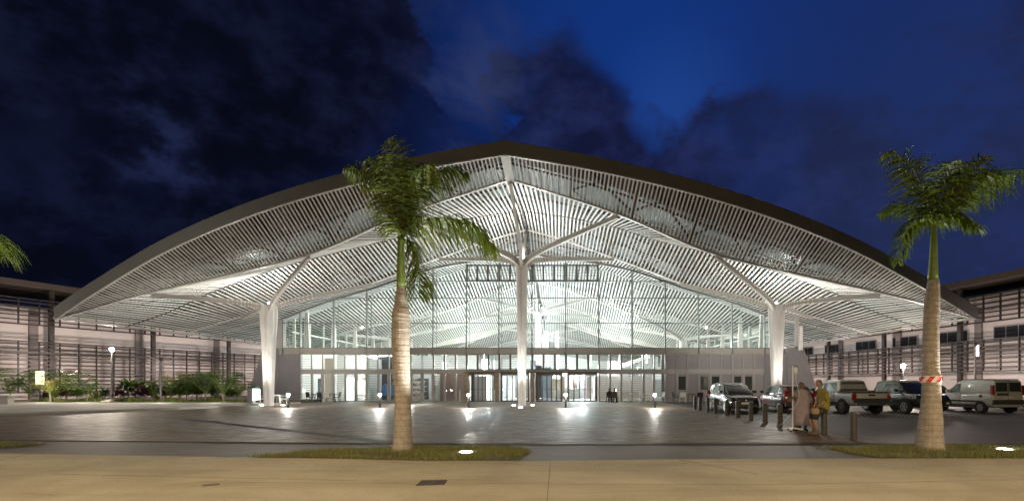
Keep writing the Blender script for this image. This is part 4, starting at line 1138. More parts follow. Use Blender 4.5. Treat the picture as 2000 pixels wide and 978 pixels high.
# ================================================================== CARS
def car(label, body, L, Wd, H, prof_body, cabin, wins, front_glass, rear_glass, wheel_r, wx, loc, rz, kind, lights_front=None, lights_rear=None, extras=None, two_tone=None, rearplate=True, hub=None, bed=None):
    """local frame: +x front. prof_body: (x, z_low, z_top, halfwidth). cabin: list of (x, z_base, z_roof, hw_base, hw_roof)"""
    t = thing(kind, label, 'car' if kind in ('parked_car',) else kind.replace('_', ' '), (0,0,0), 'vehicles parked on the right', local=True)
    def ring(x, zl, zt, w_):
        r = .10; pts = [(-w_*.86, zl), (w_*.86, zl), (w_*.97, zl+.12), (w_, zl+(zt-zl)*.45), (w_*.985, zt-.16), (w_*.94, zt-.04), (w_*.84, zt), (-w_*.84, zt), (-w_*.94, zt-.04), (-w_*.985, zt-.16), (-w_, zl+(zt-zl)*.45), (-w_*.97, zl+.12)]
        return [Vector((x, y, z)) for y, z in pts]
    m = MB(); m.loft([ring(*p) for p in prof_body]); bo = m.build('body', body, t, smooth=False)
    bv = bo.modifiers.new('bevel', 'BEVEL'); bv.width = .035; bv.segments = 2; bv.limit_method = 'ANGLE'; bv.angle_limit = R(25); bo.data.shade_smooth()
    def cring(x, zb, zr, wb, wr):
        return [Vector((x, y, z)) for y, z in ((-wb, zb), (wb, zb), (wb-(wb-wr)*.5, zb+(zr-zb)*.5), (wr, zr-.05), (wr*.86, zr), (-wr*.86, zr), (-wr, zr-.05), (-wb+(wb-wr)*.5, zb+(zr-zb)*.5))]
    m = MB(); m.loft([cring(*c) for c in cabin]); co = m.build('cabin', body, t, smooth=False)
    bv = co.modifiers.new('bevel', 'BEVEL'); bv.width = .03; bv.segments = 2; bv.limit_method = 'ANGLE'; bv.angle_limit = R(25); co.data.shade_smooth()
    cg = M('car_glass', (.13,.15,.14), .12, spec=.4)
    mid = [c for c in cabin if abs(c[0]-sum(q[0] for q in cabin)/len(cabin)) < 9]
    def ysurf(x, z):
        for a, b in zip(cabin, cabin[1:]):
            lo, hi = (a, b) if a[0] < b[0] else (b, a)
            if lo[0]-.01 <= x <= hi[0]+.01:
                f = (x-lo[0])/max(1e-6, hi[0]-lo[0]); q = [lo[i]+(hi[i]-lo[i])*f for i in range(5)]
                g_ = min(1, max(0, (z-q[1])/max(.01, q[2]-q[1]))); return q[3]+(q[4]-q[3])*g_
        return cabin[0][3]
    for wp in wins:
        for s in (-1, 1):
            MB().add([(x, s*(ysurf(x, z)+.016), z) for x, z in wp], [tuple(range(len(wp)))]).build('side_window', cg, t)
    for nm, gq in (('windscreen', front_glass), ('rear_window', rear_glass)):
        if gq:
            (x0, z0, w0), (x1, z1_, w1) = gq
            e = .018 if nm == 'windscreen' else -.018
            MB().add([(x0+e, -w0, z0), (x0+e, w0, z0), (x1+e, w1, z1_+.01), (x1+e, -w1, z1_+.01)], [(0,1,2,3)]).build(nm, cg, t)
    hw = Wd/2
    for x in wx:
        for s in (-1, 1):
            arch = MB(); pts = [(x+ (wheel_r+.07)*math.cos(a*math.pi/12), wheel_r+(wheel_r+.07)*math.sin(a*math.pi/12)) for a in range(-2, 15)]
            arch.prism(pts, 'y', s*(hw-.10), s*(hw+.006)); arch.build('wheel_arch', black_plastic, t)
            wm = MB(); y1, y0 = s*(hw+.02), s*(hw-.2)
            vs = []; n = 24
            prof = [(y0, wheel_r*.6), (y0, wheel_r*.96), (y0+(y1-y0)*.15, wheel_r), (y0+(y1-y0)*.85, wheel_r), (y1, wheel_r*.95), (y1, wheel_r*.66)]
            rings = [[Vector((x+r*math.cos(2*math.pi*k/n), yy, wheel_r+r*math.sin(2*math.pi*k/n))) for k in range(n)] for yy, r in prof]
            wm.loft(rings); wo = wm.build('wheel', rubber, t, smooth=False)
            rm = MB(); yo = y1-s*.02
            for k in range(hub or 7):
                a = 2*math.pi*k/(hub or 7); d = Vector((math.cos(a), 0, math.sin(a))); c = Vector((x, yo+s*.022, wheel_r))
                rm.bar(c+d*.04, c+d*wheel_r*.62, .055, .03, up=(0,1,0))
            rr_ = [[Vector((x+r*math.cos(2*math.pi*k/n), yy, wheel_r+r*math.sin(2*math.pi*k/n))) for k in range(n)] for yy, r in ((yo, wheel_r*.64), (yo+s*.03, wheel_r*.66), (yo+s*.03, wheel_r*.58), (yo, wheel_r*.56))]
            rm.loft(rr_, cap=False); rm.lathe([(0,.01)], 4) if False else None
            rm.build('rim', alloy, wo)
    # mirrors
    c = cabin
    fx, fz = front_glass[0][0]-.35, front_glass[0][1]+.08
    for s in (-1, 1):
        MB().cbox((fx-.02, s*(hw+.09), fz+.04), (.12, .20, .15)).build('mirror', black_plastic if two_tone is None else body, t)
    # sills, bumpers
    x_r, x_f = prof_body[0][0], prof_body[-1][0]
    bm_ = M('bumper_plastic', (.03,.03,.032), .5)
    for s in (-1, 1): MB().box(wx[0]+wheel_r+.1, wx[1]-wheel_r-.1, s*(hw-.04), s*(hw+.012), prof_body[1][1]-.02, prof_body[1][1]+.12).build('sill', bm_, t)
    for s in (-1, 1):
        for wp in wins[:2]:
            xx = min(p[0] for p in wp)+.12; MB().box(xx, xx+.16, min(s*(hw+.003), s*(hw+.03)), max(s*(hw+.003), s*(hw+.03)), min(p[1] for p in wp)-.14, min(p[1] for p in wp)-.10).build('door_handle', black_plastic, t)
            xd = min(p[0] for p in wp)-.03; MB().box(xd, xd+.012, min(s*(hw-.01), s*(hw+.004)), max(s*(hw-.01), s*(hw+.004)), prof_body[1][1]+.15, min(p[1] for p in wp)-.05).build('door_gap', black_plastic, t)
    if lights_front:
        z0, z1_, xi = lights_front
        for s in (-1, 1):
            MB().add([(x_f+.012-.0, s*hw*.50, z0), (x_f-xi, s*(hw+.002), z0+.04), (x_f-xi*1.6, s*(hw+.004), z1_), (x_f-.10, s*hw*.55, z1_-.02)], [(0,1,2,3)]).build('headlight', M('headlamp', (.6,.62,.62), .08, metal=.3), t)
        MB().box(x_f-.02, x_f+.03, -hw*.48, hw*.48, z0-.02, z0+.12).build('grille', black_plastic, t)
        MB().box(x_f-.02, x_f+.025, -hw*.80, hw*.80, prof_body[-1][1]+.02, prof_body[-1][1]+.16).build('front_bumper', bm_, t)
        MB().box(x_f+.03, x_f+.045, -.26, .26, prof_body[-1][1]+.18, prof_body[-1][1]+.29).build('number_plate', white_plastic, t)
        MB().lathe([(0,.05),(.01,.05)], 12, (0,0,0)) 
        bd = MB(); bd.bar((x_f+.03,0,z0+.05), (x_f+.042,0,z0+.05), .10, .06); bd.build('badge', chrome, t)
    if lights_rear:
        z0, z1_, w0 = lights_rear
        for s in (-1, 1):
            MB().box(x_r-.02, x_r+.12, min(s*(hw-w0), s*(hw+.006)), max(s*(hw-w0), s*(hw+.006)), z0, z1_).build('tail_light', M('tail_red', (.35,.02,.015), .15, emit=None), t)
        MB().box(x_r-.06, x_r+.05, -hw*.96, hw*.96, prof_body[0][1], prof_body[0][1]+.24).build('rear_bumper', bm_ if two_tone is None else two_tone, t)
        MB().box(x_r-.035, x_r-.02, -.26, .26, z0-.16 if rearplate else .55, (z0-.16 if rearplate else .55)+.11).build('number_plate', white_plastic if rearplate else M('plate_dim', (.25,.25,.22), .5), t)
    if extras: extras(t, hw, x_f, x_r)
    t.location = loc; t.rotation_euler.z = rz
    return t
paint_black = M('paint_black', (.012,.014,.022), .18, spec=.7, coat=1)
paint_maroon = M('paint_maroon', (.17,.012,.022), .25, spec=.6, coat=1)
paint_silver = M('paint_silver', (.52,.51,.50), .35, metal=.15, coat=.6)
paint_grey = M('paint_grey', (.045,.043,.046), .22, metal=.3, coat=1)
paint_white = M('paint_white', (.62,.60,.54), .3, coat=.6)
# black compact MPV facing the viewer
car('black compact car facing the viewer at the left end of the row', paint_black, 4.0, 1.72, 1.65,
    [(-2.0,.38,.95,.76),(-1.85,.24,1.04,.84),(-.9,.20,1.04,.86),(.9,.20,1.02,.86),(1.25,.22,.98,.85),(1.75,.26,.88,.80),(1.98,.32,.70,.70)],
    [(-1.95,.98,1.30,.74,.58),(-1.72,1.0,1.60,.80,.64),(-.9,1.0,1.66,.82,.66),(.1,1.0,1.64,.82,.66),(.5,1.0,1.52,.81,.63),(1.22,.96,1.0,.78,.72)],
    [[(-1.65,1.08),(-1.0,1.06),(-1.0,1.50),(-1.55,1.46)], [(-.92,1.06),(-.02,1.05),(-.02,1.53),(-.92,1.53)], [(.06,1.05),(.92,1.04),(.42,1.50),(.06,1.53)]],
    ((1.16,1.03,.72),(.34,1.56,.58)), ((-1.95,1.05,.66),(-1.80,1.48,.56)), .31, (-1.25,1.28), (10.05, 27.85, 0), R(-90), 'parked_car', (.66,.84,.28), (.9,1.2,.14))
# maroon hatchback seen from behind
car('maroon hatchback seen from behind between the black car and the silver pickup', paint_maroon, 4.1, 1.74, 1.55,
    [(-2.02,.36,.98,.76),(-1.9,.26,1.04,.84),(-.9,.20,1.02,.87),(.9,.20,.98,.87),(1.3,.22,.94,.86),(1.8,.26,.84,.80),(2.05,.34,.66,.68)],
    [(-1.98,.98,1.12,.74,.62),(-1.55,1.0,1.48,.80,.62),(-.9,1.0,1.54,.82,.64),(.0,.98,1.54,.82,.64),(.45,.97,1.44,.81,.62),(1.25,.92,.96,.78,.72)],
    [[(-1.55,1.05),(-.95,1.04),(-.95,1.42),(-1.30,1.38)], [(-.87,1.04),(.0,1.02),(.0,1.45),(-.87,1.44)], [(.08,1.02),(.95,1.0),(.45,1.40),(.08,1.44)]],
    ((1.18,.98,.72),(.36,1.47,.56)), ((-1.99,1.05,.62),(-1.68,1.40,.54)), .31, (-1.28,1.32), (13.35, 28.6, 0), R(90), 'parked_car', (.64,.80,.28), (.86,1.22,.15))
# silver double-cab pickup seen from behind
def pickup_extras(t, hw, xf, xr, open_bed=True):
    MB().box(xr+.02, xr+1.45, -hw*.84, hw*.84, 1.125, 1.14).build('load_bed', M('bed_liner', (.02,.02,.02), .9, spec=.1), t)
    m = MB()
    for s in (-1,1): m.box(xr, xr+1.48, min(s*hw*.82, s*hw*.97), max(s*hw*.82, s*hw*.97), 1.12, 1.19)
    m.box(xr-.0, xr+.08, -hw*.94, hw*.94, 1.12, 1.19); m.build('bed_rail', M('bed_rail_plastic', (.05,.05,.05), .5), t)
    MB().box(xr-.03, xr-.005, -.16, .16, .98, 1.06).build('tailgate_handle', black_plastic, t)
    m = MB(); m.box(xr-.12, xr+.02, -hw*.8, hw*.8, .52, .62); m.build('step_bumper', chrome, t)
car('silver double-cab pickup seen from behind with its tailgate closed', paint_silver, 5.3, 1.88, 1.82,
    [(-2.62,.62,1.12,.86),(-2.55,.50,1.14,.92),(-1.1,.40,1.14,.94),(.9,.36,1.12,.94),(1.4,.38,1.10,.93),(2.35,.42,1.02,.90),(2.62,.5,.86,.80)],
    [(-1.12,1.10,1.45,.84,.70),(-.98,1.10,1.76,.86,.66),(-.5,1.10,1.82,.88,.70),(.45,1.10,1.80,.88,.70),(.8,1.10,1.68,.87,.68),(1.55,1.05,1.1,.84,.78)],
    [[(-.85,1.18),(-.05,1.17),(-.05,1.66),(-.78,1.66)], [(.03,1.17),(1.2,1.14),(.72,1.60),(.03,1.66)]],
    ((1.48,1.12,.78),(.68,1.72,.60)), ((-1.13,1.2,.74),(-1.02,1.68,.62)), .38, (-1.62,1.6), (15.95, 27.2, 0), R(90), 'pickup_truck', (.78,.98,.3), (.74,1.08,.16), extras=pickup_extras, hub=6)
# dark grey pickup facing the viewer
def grey_extras(t, hw, xf, xr):
    pickup_extras(t, hw, xf, xr)
    m = MB(); m.box(xf-.02, xf+.07, -hw*.82, hw*.82, .50, .72); m.build('bull_bumper', paint_grey, t)
    for s in (-1,1): MB().lathe([(0,.09),(.02,.09)], 12, (0,0,0)) if False else MB().bar((xf+.06, s*hw*.62, .60), (xf+.085, s*hw*.62, .60), .16, .10).build('fog_light', M('fog_glass', (.5,.5,.45), .1), t)
car('dark grey pickup facing the viewer, half hidden by the right palm', paint_grey, 5.1, 1.86, 1.80,
    [(-2.55,.62,1.10,.86),(-2.48,.50,1.12,.92),(-1.1,.40,1.12,.93),(.9,.36,1.10,.93),(1.4,.38,1.08,.92),(2.3,.42,1.02,.89),(2.52,.48,.86,.80)],
    [(-1.12,1.08,1.45,.84,.70),(-.98,1.08,1.74,.86,.66),(-.5,1.08,1.80,.88,.70),(.45,1.08,1.78,.88,.70),(.8,1.08,1.66,.87,.68),(1.5,1.05,1.1,.84,.78)],
    [[(-.85,1.16),(-.05,1.15),(-.05,1.64),(-.78,1.64)], [(.03,1.15),(1.2,1.13),(.72,1.58),(.03,1.64)]],
    ((1.44,1.12,.78),(.66,1.70,.60)), ((-1.13,1.2,.74),(-1.02,1.68,.62)), .38, (-1.62,1.58), (19.35, 27.3, 0), R(-90), 'pickup_truck', (.78,.98,.28), (.74,1.08,.14), extras=grey_extras, hub=6)
# white panel van from behind
def van_extras(t, hw, xf, xr):
    g_ = M('van_rear_glass', (.05,.065,.05), .1)
    for s, n in ((1, .10), (-1, -.10)): 
        a, b = (.06*s, (hw-.16)*s); MB().add([(xr-.022, a, 1.18), (xr-.022, b, 1.18), (xr-.002, b*.95, 1.66), (xr-.002, a, 1.66)], [(0,1,2,3)]).build('rear_door_window', g_, t)
    MB().box(xr-.012, xr+.0, -.012, .012, .5, 1.75).build('door_gap', black_plastic, t)
    MB().box(xr-.03, xr-.01, .02, .60, .96, 1.10).build('registration_plate', M('plate_dark', (.10,.10,.09), .5), t)
    for s in (-1,1):
        MB().box(-1.2, 1.6, min(s*(hw+.002), s*(hw+.03)), max(s*(hw+.002), s*(hw+.03)), .58, .68).build('side_rubbing_strip', M('strip_dark', (.05,.05,.045), .5), t)
        MB().bar((-1.25, s*(hw+.0), .92), (-1.25, s*(hw+.012), .92), .16, .16).build('fuel_cap', black_plastic, t)
    for s in (-1,1): MB().box(-1.9, 1.0, min(s*.62, s*.66), max(s*.62, s*.66), 1.83, 1.86).build('roof_rail', black_plastic, t)
car('white panel van seen from behind at the right edge', paint_white, 4.0, 1.68, 1.82,
    [(-1.98,.50,1.10,.80),(-1.9,.34,1.14,.84),(-.9,.26,1.12,.84),(.9,.24,1.08,.84),(1.2,.26,1.04,.83),(1.75,.28,.92,.79),(1.98,.34,.70,.68)],
    [(-1.97,1.06,1.74,.79,.70),(-1.86,1.08,1.81,.81,.72),(-.6,1.08,1.83,.82,.73),(.2,1.06,1.80,.82,.72),(.55,1.04,1.66,.81,.68),(1.28,1.0,1.05,.78,.72)],
    [[(.12,1.12),(1.0,1.08),(.52,1.58),(.12,1.62)]],
    ((1.22,1.06,.72),(.42,1.68,.60)), None, .30, (-1.25,1.42), (23.95, 27.7, 0), R(90), 'delivery_van', (.68,.88,.3), (.98,1.52,.10), extras=van_extras, two_tone=M('van_bumper', (.06,.06,.06), .5), hub=8)
# two more vehicles mostly hidden behind
c1 = car('dark hatchback mostly hidden behind the grey pickup and the palm trunk', M('paint_navy', (.012,.013,.016), .35), 4.1, 1.74, 1.55,
    [(-2.02,.36,.98,.76),(-1.9,.26,1.04,.84),(-.9,.20,1.02,.87),(.9,.20,.98,.87),(1.3,.22,.94,.86),(1.8,.26,.84,.80),(2.05,.34,.66,.68)],
    [(-1.98,.98,1.12,.74,.62),(-1.55,1.0,1.48,.80,.62),(-.9,1.0,1.54,.82,.64),(.0,.98,1.54,.82,.64),(.45,.97,1.44,.81,.62),(1.25,.92,.96,.78,.72)],
    [[(-1.55,1.05),(-.95,1.04),(-.95,1.42),(-1.30,1.38)], [(-.87,1.04),(.0,1.02),(.0,1.45),(-.87,1.44)], [(.08,1.02),(.95,1.0),(.45,1.40),(.08,1.44)]],
    ((1.18,.98,.72),(.36,1.47,.56)), ((-1.99,1.05,.62),(-1.68,1.40,.54)), .31, (-1.28,1.32), (24.9, 33.5, 0), R(90), 'parked_car', (.64,.80,.28), (.86,1.22,.15))
c2 = dup(c1, (28.9, 29.2, 0), R(90), 'pale car cut off by the right edge of the picture')
for ch in c2.children:
    if ch.name.startswith(('body', 'cabin')):
        ch.data = ch.data.copy(); ch.data.materials[0] = paint_white

# ================================================================== CHAIRS AND TABLES
def chair_proto(mat, label):
    t = thing('cafe_chair', label, 'chair', (0,0,0), 'cafe chairs on the terrace', local=True)
    MB().box(-.25,.25,-.24,.24,.43,.47).build('seat', mat, t)
    m = MB(); m.loft([[Vector((x, .22+.02, z)) for x, z in ((-.25,.47),(.25,.47))]+[Vector((x, .26, z)) for x, z in ((.25,.47),(-.25,.47))],
                      [Vector((x, .30, z)) for x, z in ((-.24,.86),(.24,.86))]+[Vector((x, .335, z)) for x, z in ((.24,.86),(-.24,.86))]]); m.build('backrest', mat, t)
    for s in (-1,1):
        MB().box(min(s*.25,s*.28), max(s*.25,s*.28), -.22,.27,.64,.67).build('armrest', mat, t)
        MB().bar((s*.265,-.20,.0),(s*.265,-.2,.65),.035).build('leg', mat, t); MB().bar((s*.26,.30,.0),(s*.24,.22,.46),.035).build('leg', mat, t)
    return t
def table_proto(mat, label):
    t = thing('cafe_table', label, 'table', (0,0,0), 'cafe tables on the terrace', local=True)
    MB().lathe([(.71,.40),(.74,.40)], 20).build('tabletop', mat, t)
    for k in range(4):
        a = k*math.pi/2+.78; MB().bar((math.cos(a)*.34, math.sin(a)*.34, 0), (math.cos(a)*.26, math.sin(a)*.26, .71), .035).build('leg', mat, t)
    return t
cb = chair_proto(M('chair_black', (.015,.015,.016), .45), 'x'); cw = chair_proto(white_plastic, 'x')
tb = table_proto(M('table_black', (.02,.02,.02), .45), 'x'); tw = table_proto(white_plastic, 'x')
uc = {}
def place(proto, px, y, rz, lab):
    x = (px-CX)/F*y
    if proto.name not in uc: uc[proto.name] = 1; proto.location = (x,y,0); proto.rotation_euler.z = rz; proto['label'] = lab; return proto
    return dup(proto, (x,y,0), rz, lab)
place(cb, 607, 41.2, 2.6, 'leftmost black chair outside the left shop front')
place(cb, 628, 41.4, 1.2, 'black chair just left of the white chair outside the left shop front')
place(cw, 640, 41.0, 3.2, 'white chair between the black chairs outside the left shop front')
place(cb, 657, 41.5, -1.4, 'rightmost black chair outside the left shop front')
place(tb, 618, 41.0, 0, 'small black table among the black chairs at the left shop front')
place(tb, 649, 41.6, .4, 'small black table right of the white chair at the left shop front')
place(cw, 509, 36.8, 1.4, 'white chair left of the left tree column')
place(cw, 553, 36.5, -1.2, 'white chair right of the left tree column')
place(tw, 543, 37.2, 0, 'white table behind the left tree column')
place(cw, 1222, 41.3, 3.1, 'leftmost white chair in the group right of the seated people')
place(cw, 1244, 41.2, 2.8, 'second white chair in the group right of the seated people')
place(tw, 1233, 41.6, 0, 'white table between the two white chairs right of the seated people')
place(cw, 1256, 41.6, 1.0, 'third white chair in the group, turned sideways')
place(tw, 1266, 41.3, 0, 'white table behind the lit bollard right of the entrance')
place(cw, 1290, 41.4, -1.3, 'white chair behind the lit bollard right of the entrance')
place(cb, 1321, 41.4, 1.6, 'black chair seen edge-on beside the pale chair at the grey panels')
place(cw, 1333, 41.2, 3.0, 'white chair in front of the grey panels')
place(tb, 1349, 41.0, 0, 'low dark table in front of the grey panels')
place(cb, 1366, 41.2, 3.1, 'black chair left of the black car')
place(cb, 1387, 41.3, 3.0, 'black chair half hidden behind the black car')
# blue inflatable arches inside the shop window
bl = M('blue_vinyl', (.16,.30,.62), .3)
for px, lab in ((749, 'left blue rounded seat behind the shop glass'), (764, 'right blue rounded seat behind the shop glass')):
    x = FX(px)*1.03; t = thing('lounge_chair', lab, 'chair', (x, 44.6, 0), 'blue chairs behind the shop glass')
    m = MB(); m.prism([(x-.32,.55),(x+.30,.55),(x+.32,1.1),(x+.18,1.5),(x-.02,1.58),(x-.2,1.35)], 'y', 44.5, 44.7); m.build('backrest', bl, t)
    MB().box(x-.33, x+.33, 44.1, 44.6, .5, .6).build('seat', bl, t)
    for a in (-.28,.28): MB().bar((x+a,44.2,0),(x+a,44.2,.5),.03).build('leg', black_plastic, t)

# ================================================================== PEOPLE
def skin_body(name, joints, edges, mat, parent, root=0, sub=2):
    me = bpy.data.meshes.new(name); me.from_pydata([j[0] for j in joints], edges, []); me.update()
    o = bpy.data.objects.new(name, me); COL.objects.link(o)
    if parent: o.parent = parent
    sk = o.modifiers.new('skin', 'SKIN'); sk.use_smooth_shade = True
    if not me.skin_vertices: me.attributes.new  # noqa
    lay = me.skin_vertices[0] if len(me.skin_vertices) else None
    if lay is None: return o
    for i, j in enumerate(joints):
        r = j[1]; lay.data[i].radius = r if isinstance(r, tuple) else (r, r); lay.data[i].use_root = (i == root)
    sb = o.modifiers.new('sub', 'SUBSURF'); sb.levels = sub; sb.render_levels = sub
    me.materials.append(mat); return o
skin = M('skin_dark', (.16,.085,.055), .6); skin2 = M('skin_brown', (.28,.16,.10), .6)
def lofted(mb, secs, n=18):
    mb.loft([[Vector((cx+rx*math.cos(2*math.pi*k/n), cy+ry*math.sin(2*math.pi*k/n), z)) for k in range(n)] for cx, cy, z, rx, ry in secs]); return mb
def head(c, r, face, hair, hairmat, skinmat, parent):
    """c centre, face = unit xy direction the face looks to"""
    m = MB(); f = Vector((face[0], face[1], 0)).normalized(); s = Vector((-f.y, f.x, 0)); c = Vector(c)
    secs = [(-1.22,.45,.5),(-1.0,.62,.66),(-.6,.78,.84),(-.1,.86,.98),(.35,.86,1.02),(.75,.72,.85),(1.0,.42,.5),(1.1,.1,.12)]
    m.loft([[c+s*r*w_*math.cos(2*math.pi*k/16)+f*r*d_*math.sin(2*math.pi*k/16)+f*r*(.06 if z < -.5 else 0)+Vector((0,0,r*z)) for k in range(16)] for z, w_, d_ in secs])
    m.bar(c+f*r*.95+Vector((0,0,r*.05)), c+f*r*1.12-Vector((0,0,r*.28)), r*.22)      # nose
    for q in (-1, 1): m.cbox(c+s*q*r*.88-Vector((0,0,r*.1)), (r*.16, r*.22, r*.45))   # ears
    m.bar(c+f*r*.86-Vector((0,0,r*.58))-s*r*.22, c+f*r*.86-Vector((0,0,r*.58))+s*r*.22, r*.1)
    h = m.build('head', skinmat, parent, smooth=True)
    e = MB()
    for q in (-1, 1): e.bar(c+f*r*.97+s*q*r*.32+Vector((0,0,r*.08)), c+f*r*1.01+s*q*r*.32+Vector((0,0,r*.08)), r*.16)
    e.build('eyes', M('eye_dark', (.03,.02,.02), .2), h)
    hm = MB(); b_ = -f*r*.12
    hm.loft([[c+b_+s*r*w_*math.cos(2*math.pi*k/16)+f*r*d_*math.sin(2*math.pi*k/16)+(-f*r*.25 if z < .2 else Vector())+Vector((0,0,r*z)) for k in range(16)] for z, w_, d_ in [(-.75*hair,.6,.6),(-.2,.95,.8),(.35,.95,.98),(.8,.82,.9),(1.1,.5,.55),(1.2,.1,.1)]])
    hm.build('hair', hairmat, h, smooth=True)
def hand(mb, wrist, d, palm_n, s=1.0):
    w_ = Vector(wrist); d = Vector(d).normalized(); n = Vector(palm_n).normalized(); sd = d.cross(n).normalized()
    pc = w_+d*.045*s; mb.bar(w_, w_+d*.09*s, .075*s, .03*s, up=n)
    for i, l in enumerate((.065,.078,.072,.055)):
        b_ = w_+d*.085*s+sd*(.03-.02*i)*s; k = b_+d*l*.5*s; mb.tube([b_, k, k+(d-n*.8).normalized()*l*.5*s], [.009*s,.0085*s,.007*s], 6)
    b_ = w_+d*.03*s+sd*.036*s; mb.tube([b_, b_+(d*.6+sd).normalized()*.035*s, b_+(d*.6+sd).normalized()*.035*s+d*.03*s], [.012*s,.010*s,.008*s], 6)
hair_b = M('hair_black', (.012,.010,.009), .6)
# --- person in a long gown beside the drip stand
gx, gy = 8.42, 16.72
t = thing('person', 'person in a long pale lilac gown standing beside the drip stand', 'person', (gx, gy, 0))
gown = M('gown_lilac', (.24,.195,.22), .8, noise=.15, nscale=5)
m = MB(); N = 40; secs = []
for z, rx, ry in ((.17,.31,.21),(.30,.30,.205),(.6,.28,.20),(.9,.26,.19),(1.05,.25,.18),(1.2,.245,.165),(1.32,.235,.145),(1.39,.17,.11),(1.43,.08,.08)):
    fold = .06*max(0, 1-z/1.1)
    secs.append([Vector((gx+rx*(1+fold*math.sin(7*a))*math.cos(a)+.02*(1-z), gy+ry*(1+fold*math.sin(9*a+1))*math.sin(a), z)) for a in [2*math.pi*k/N for k in range(N)]])
m.loft(secs)
go = m.build('gown', gown, t, smooth=True)
body = MB()
lofted(body, [(gx,gy,.7,.10,.08),(gx,gy,.8,.12,.09),(gx,gy,1.3,.14,.09),(gx,gy,1.38,.07,.07),(gx,gy,1.47,.055,.06)], 12)
for s in (-1, 1):
    body.tube([(gx+s*.05, gy, .8), (gx+s*.12, gy, .45), (gx+s*.13, gy, .08)], [.08,.06,.045], 10)
# left arm reaching to the pole
body.tube([(gx-.08,gy,1.30),(gx-.17,gy,1.30),(gx-.29,gy-.12,1.2),(gx-.40, gy-.32, 1.12), (gx-.55, gy-.58, 1.16)], [.04,.045,.04,.035,.028], 10); hand(body, (gx-.56, gy-.60, 1.16), (-.6,-.7,.1), (0,0,1))
body.tube([(gx+.08,gy,1.30),(gx+.17,gy,1.30),(gx+.27,gy,1.15),(gx+.28, gy-.10, .95), (gx+.24, gy-.20, .86)], [.04,.045,.04,.034,.027], 10); hand(body, (gx+.24, gy-.20, .86), (-.2,-.3,-1), (0,-1,0))
body.build('body', skin, t, smooth=True)
sl = MB(); sl.tube([(gx-.17,gy,1.33),(gx-.29,gy-.12,1.2),(gx-.33,gy-.2,1.10),(gx-.43,gy-.36,1.13)], [.075,.075,.07,.065], 12); sl.tube([(gx+.17,gy,1.33),(gx+.27,gy,1.15),(gx+.285,gy-.10,.94)], [.075,.075,.065], 12)
sl.build('sleeve', gown, t, smooth=True)
head((gx, gy, 1.54), .098, (-.5,-1), 1.3, hair_b, skin, t)
m = MB()
for dx, s in ((-.26,.0),(.10,.02)):
    m.loft([[Vector((gx+dx+.05*math.cos(a), gy-.08+.13*math.sin(a), z)) for a in [2*math.pi*k/12 for k in range(12)]] for z in (0,.05)]+[[Vector((gx+dx+.035*math.cos(a), gy-.03+.08*math.sin(a), .09)) for a in [2*math.pi*k/12 for k in range(12)]]])
m.build('shoes', M('shoe_dark', (.04,.025,.02), .6), t, smooth=True)
m = MB(); m.tube([(gx-.14,gy,.3),(gx-.24,gy-.02,.08)], [.055,.045], 10); m.build('leg', skin, t, smooth=True)
# --- drip stand
sx, sy = (1548.3-CX)/F*16.3, 16.3
t = thing('drip_stand', 'white wheeled drip stand with a fluid bag hung on its hook', 'drip stand', (sx, sy, 0))
MB().tube([(sx,sy,.1),(sx,sy,2.2)], .02, 10).build('pole', white_plastic, t)
m = MB(); m.bar((sx-.16,sy,2.2),(sx+.16,sy,2.2),.014); 
for s in (-1,1): m.tube([(sx+s*.16,sy,2.2),(sx+s*.18,sy,2.23),(sx+s*.17,sy,2.26)], .007, 6)
m.build('hook_bar', chrome, t)
for k in range(5):
    a = k*2*math.pi/5+.3; ex, ey = sx+.33*math.cos(a), sy+.33*math.sin(a)
    lg = MB().bar((sx,sy,.12),(ex,ey,.085),.035,.03).build('leg', white_plastic, t)
    cm = MB(); cm.prism([(ey+.035*math.cos(j*math.pi/6), .037+.035*math.sin(j*math.pi/6)) for j in range(12)], 'x', ex-.012, ex+.012); cm.build('castor', rubber, lg)
MB().tube([(sx-.23,sy-.02,1.14),(sx+.22,sy-.02,1.14)], .013, 8).build('handle_bar', chrome, t)
MB().bar((sx-.25,sy-.02,1.14),(sx-.20,sy-.02,1.14),.045).build('grip', white_plastic, t)
m = MB(); m.loft([[Vector((sx+.085+rx*math.cos(2*math.pi*k/12), sy-.03+ry*math.sin(2*math.pi*k/12), z)) for k in range(12)] for z, rx, ry in ((1.93,.015,.01),(1.97,.055,.03),(2.05,.062,.035),(2.14,.055,.03),(2.17,.02,.008))])
bg_ = m.build('fluid_bag', M('bag_plastic', (.75,.76,.74), .3), t, smooth=True)
MB().tube([(sx+.09,sy-.03,1.93),(sx+.09,sy-.03,1.7),(sx+.15,sy-.05,1.45),(sx+.19,sy-.08,1.2),(sx+.1,sy-.1,.95),(sx-.05,sy,.6),(sx-.20,sy+.3,.25),(sx-.25,sy+.6,.1)], .006, 6).build('tube', white_plastic, t)
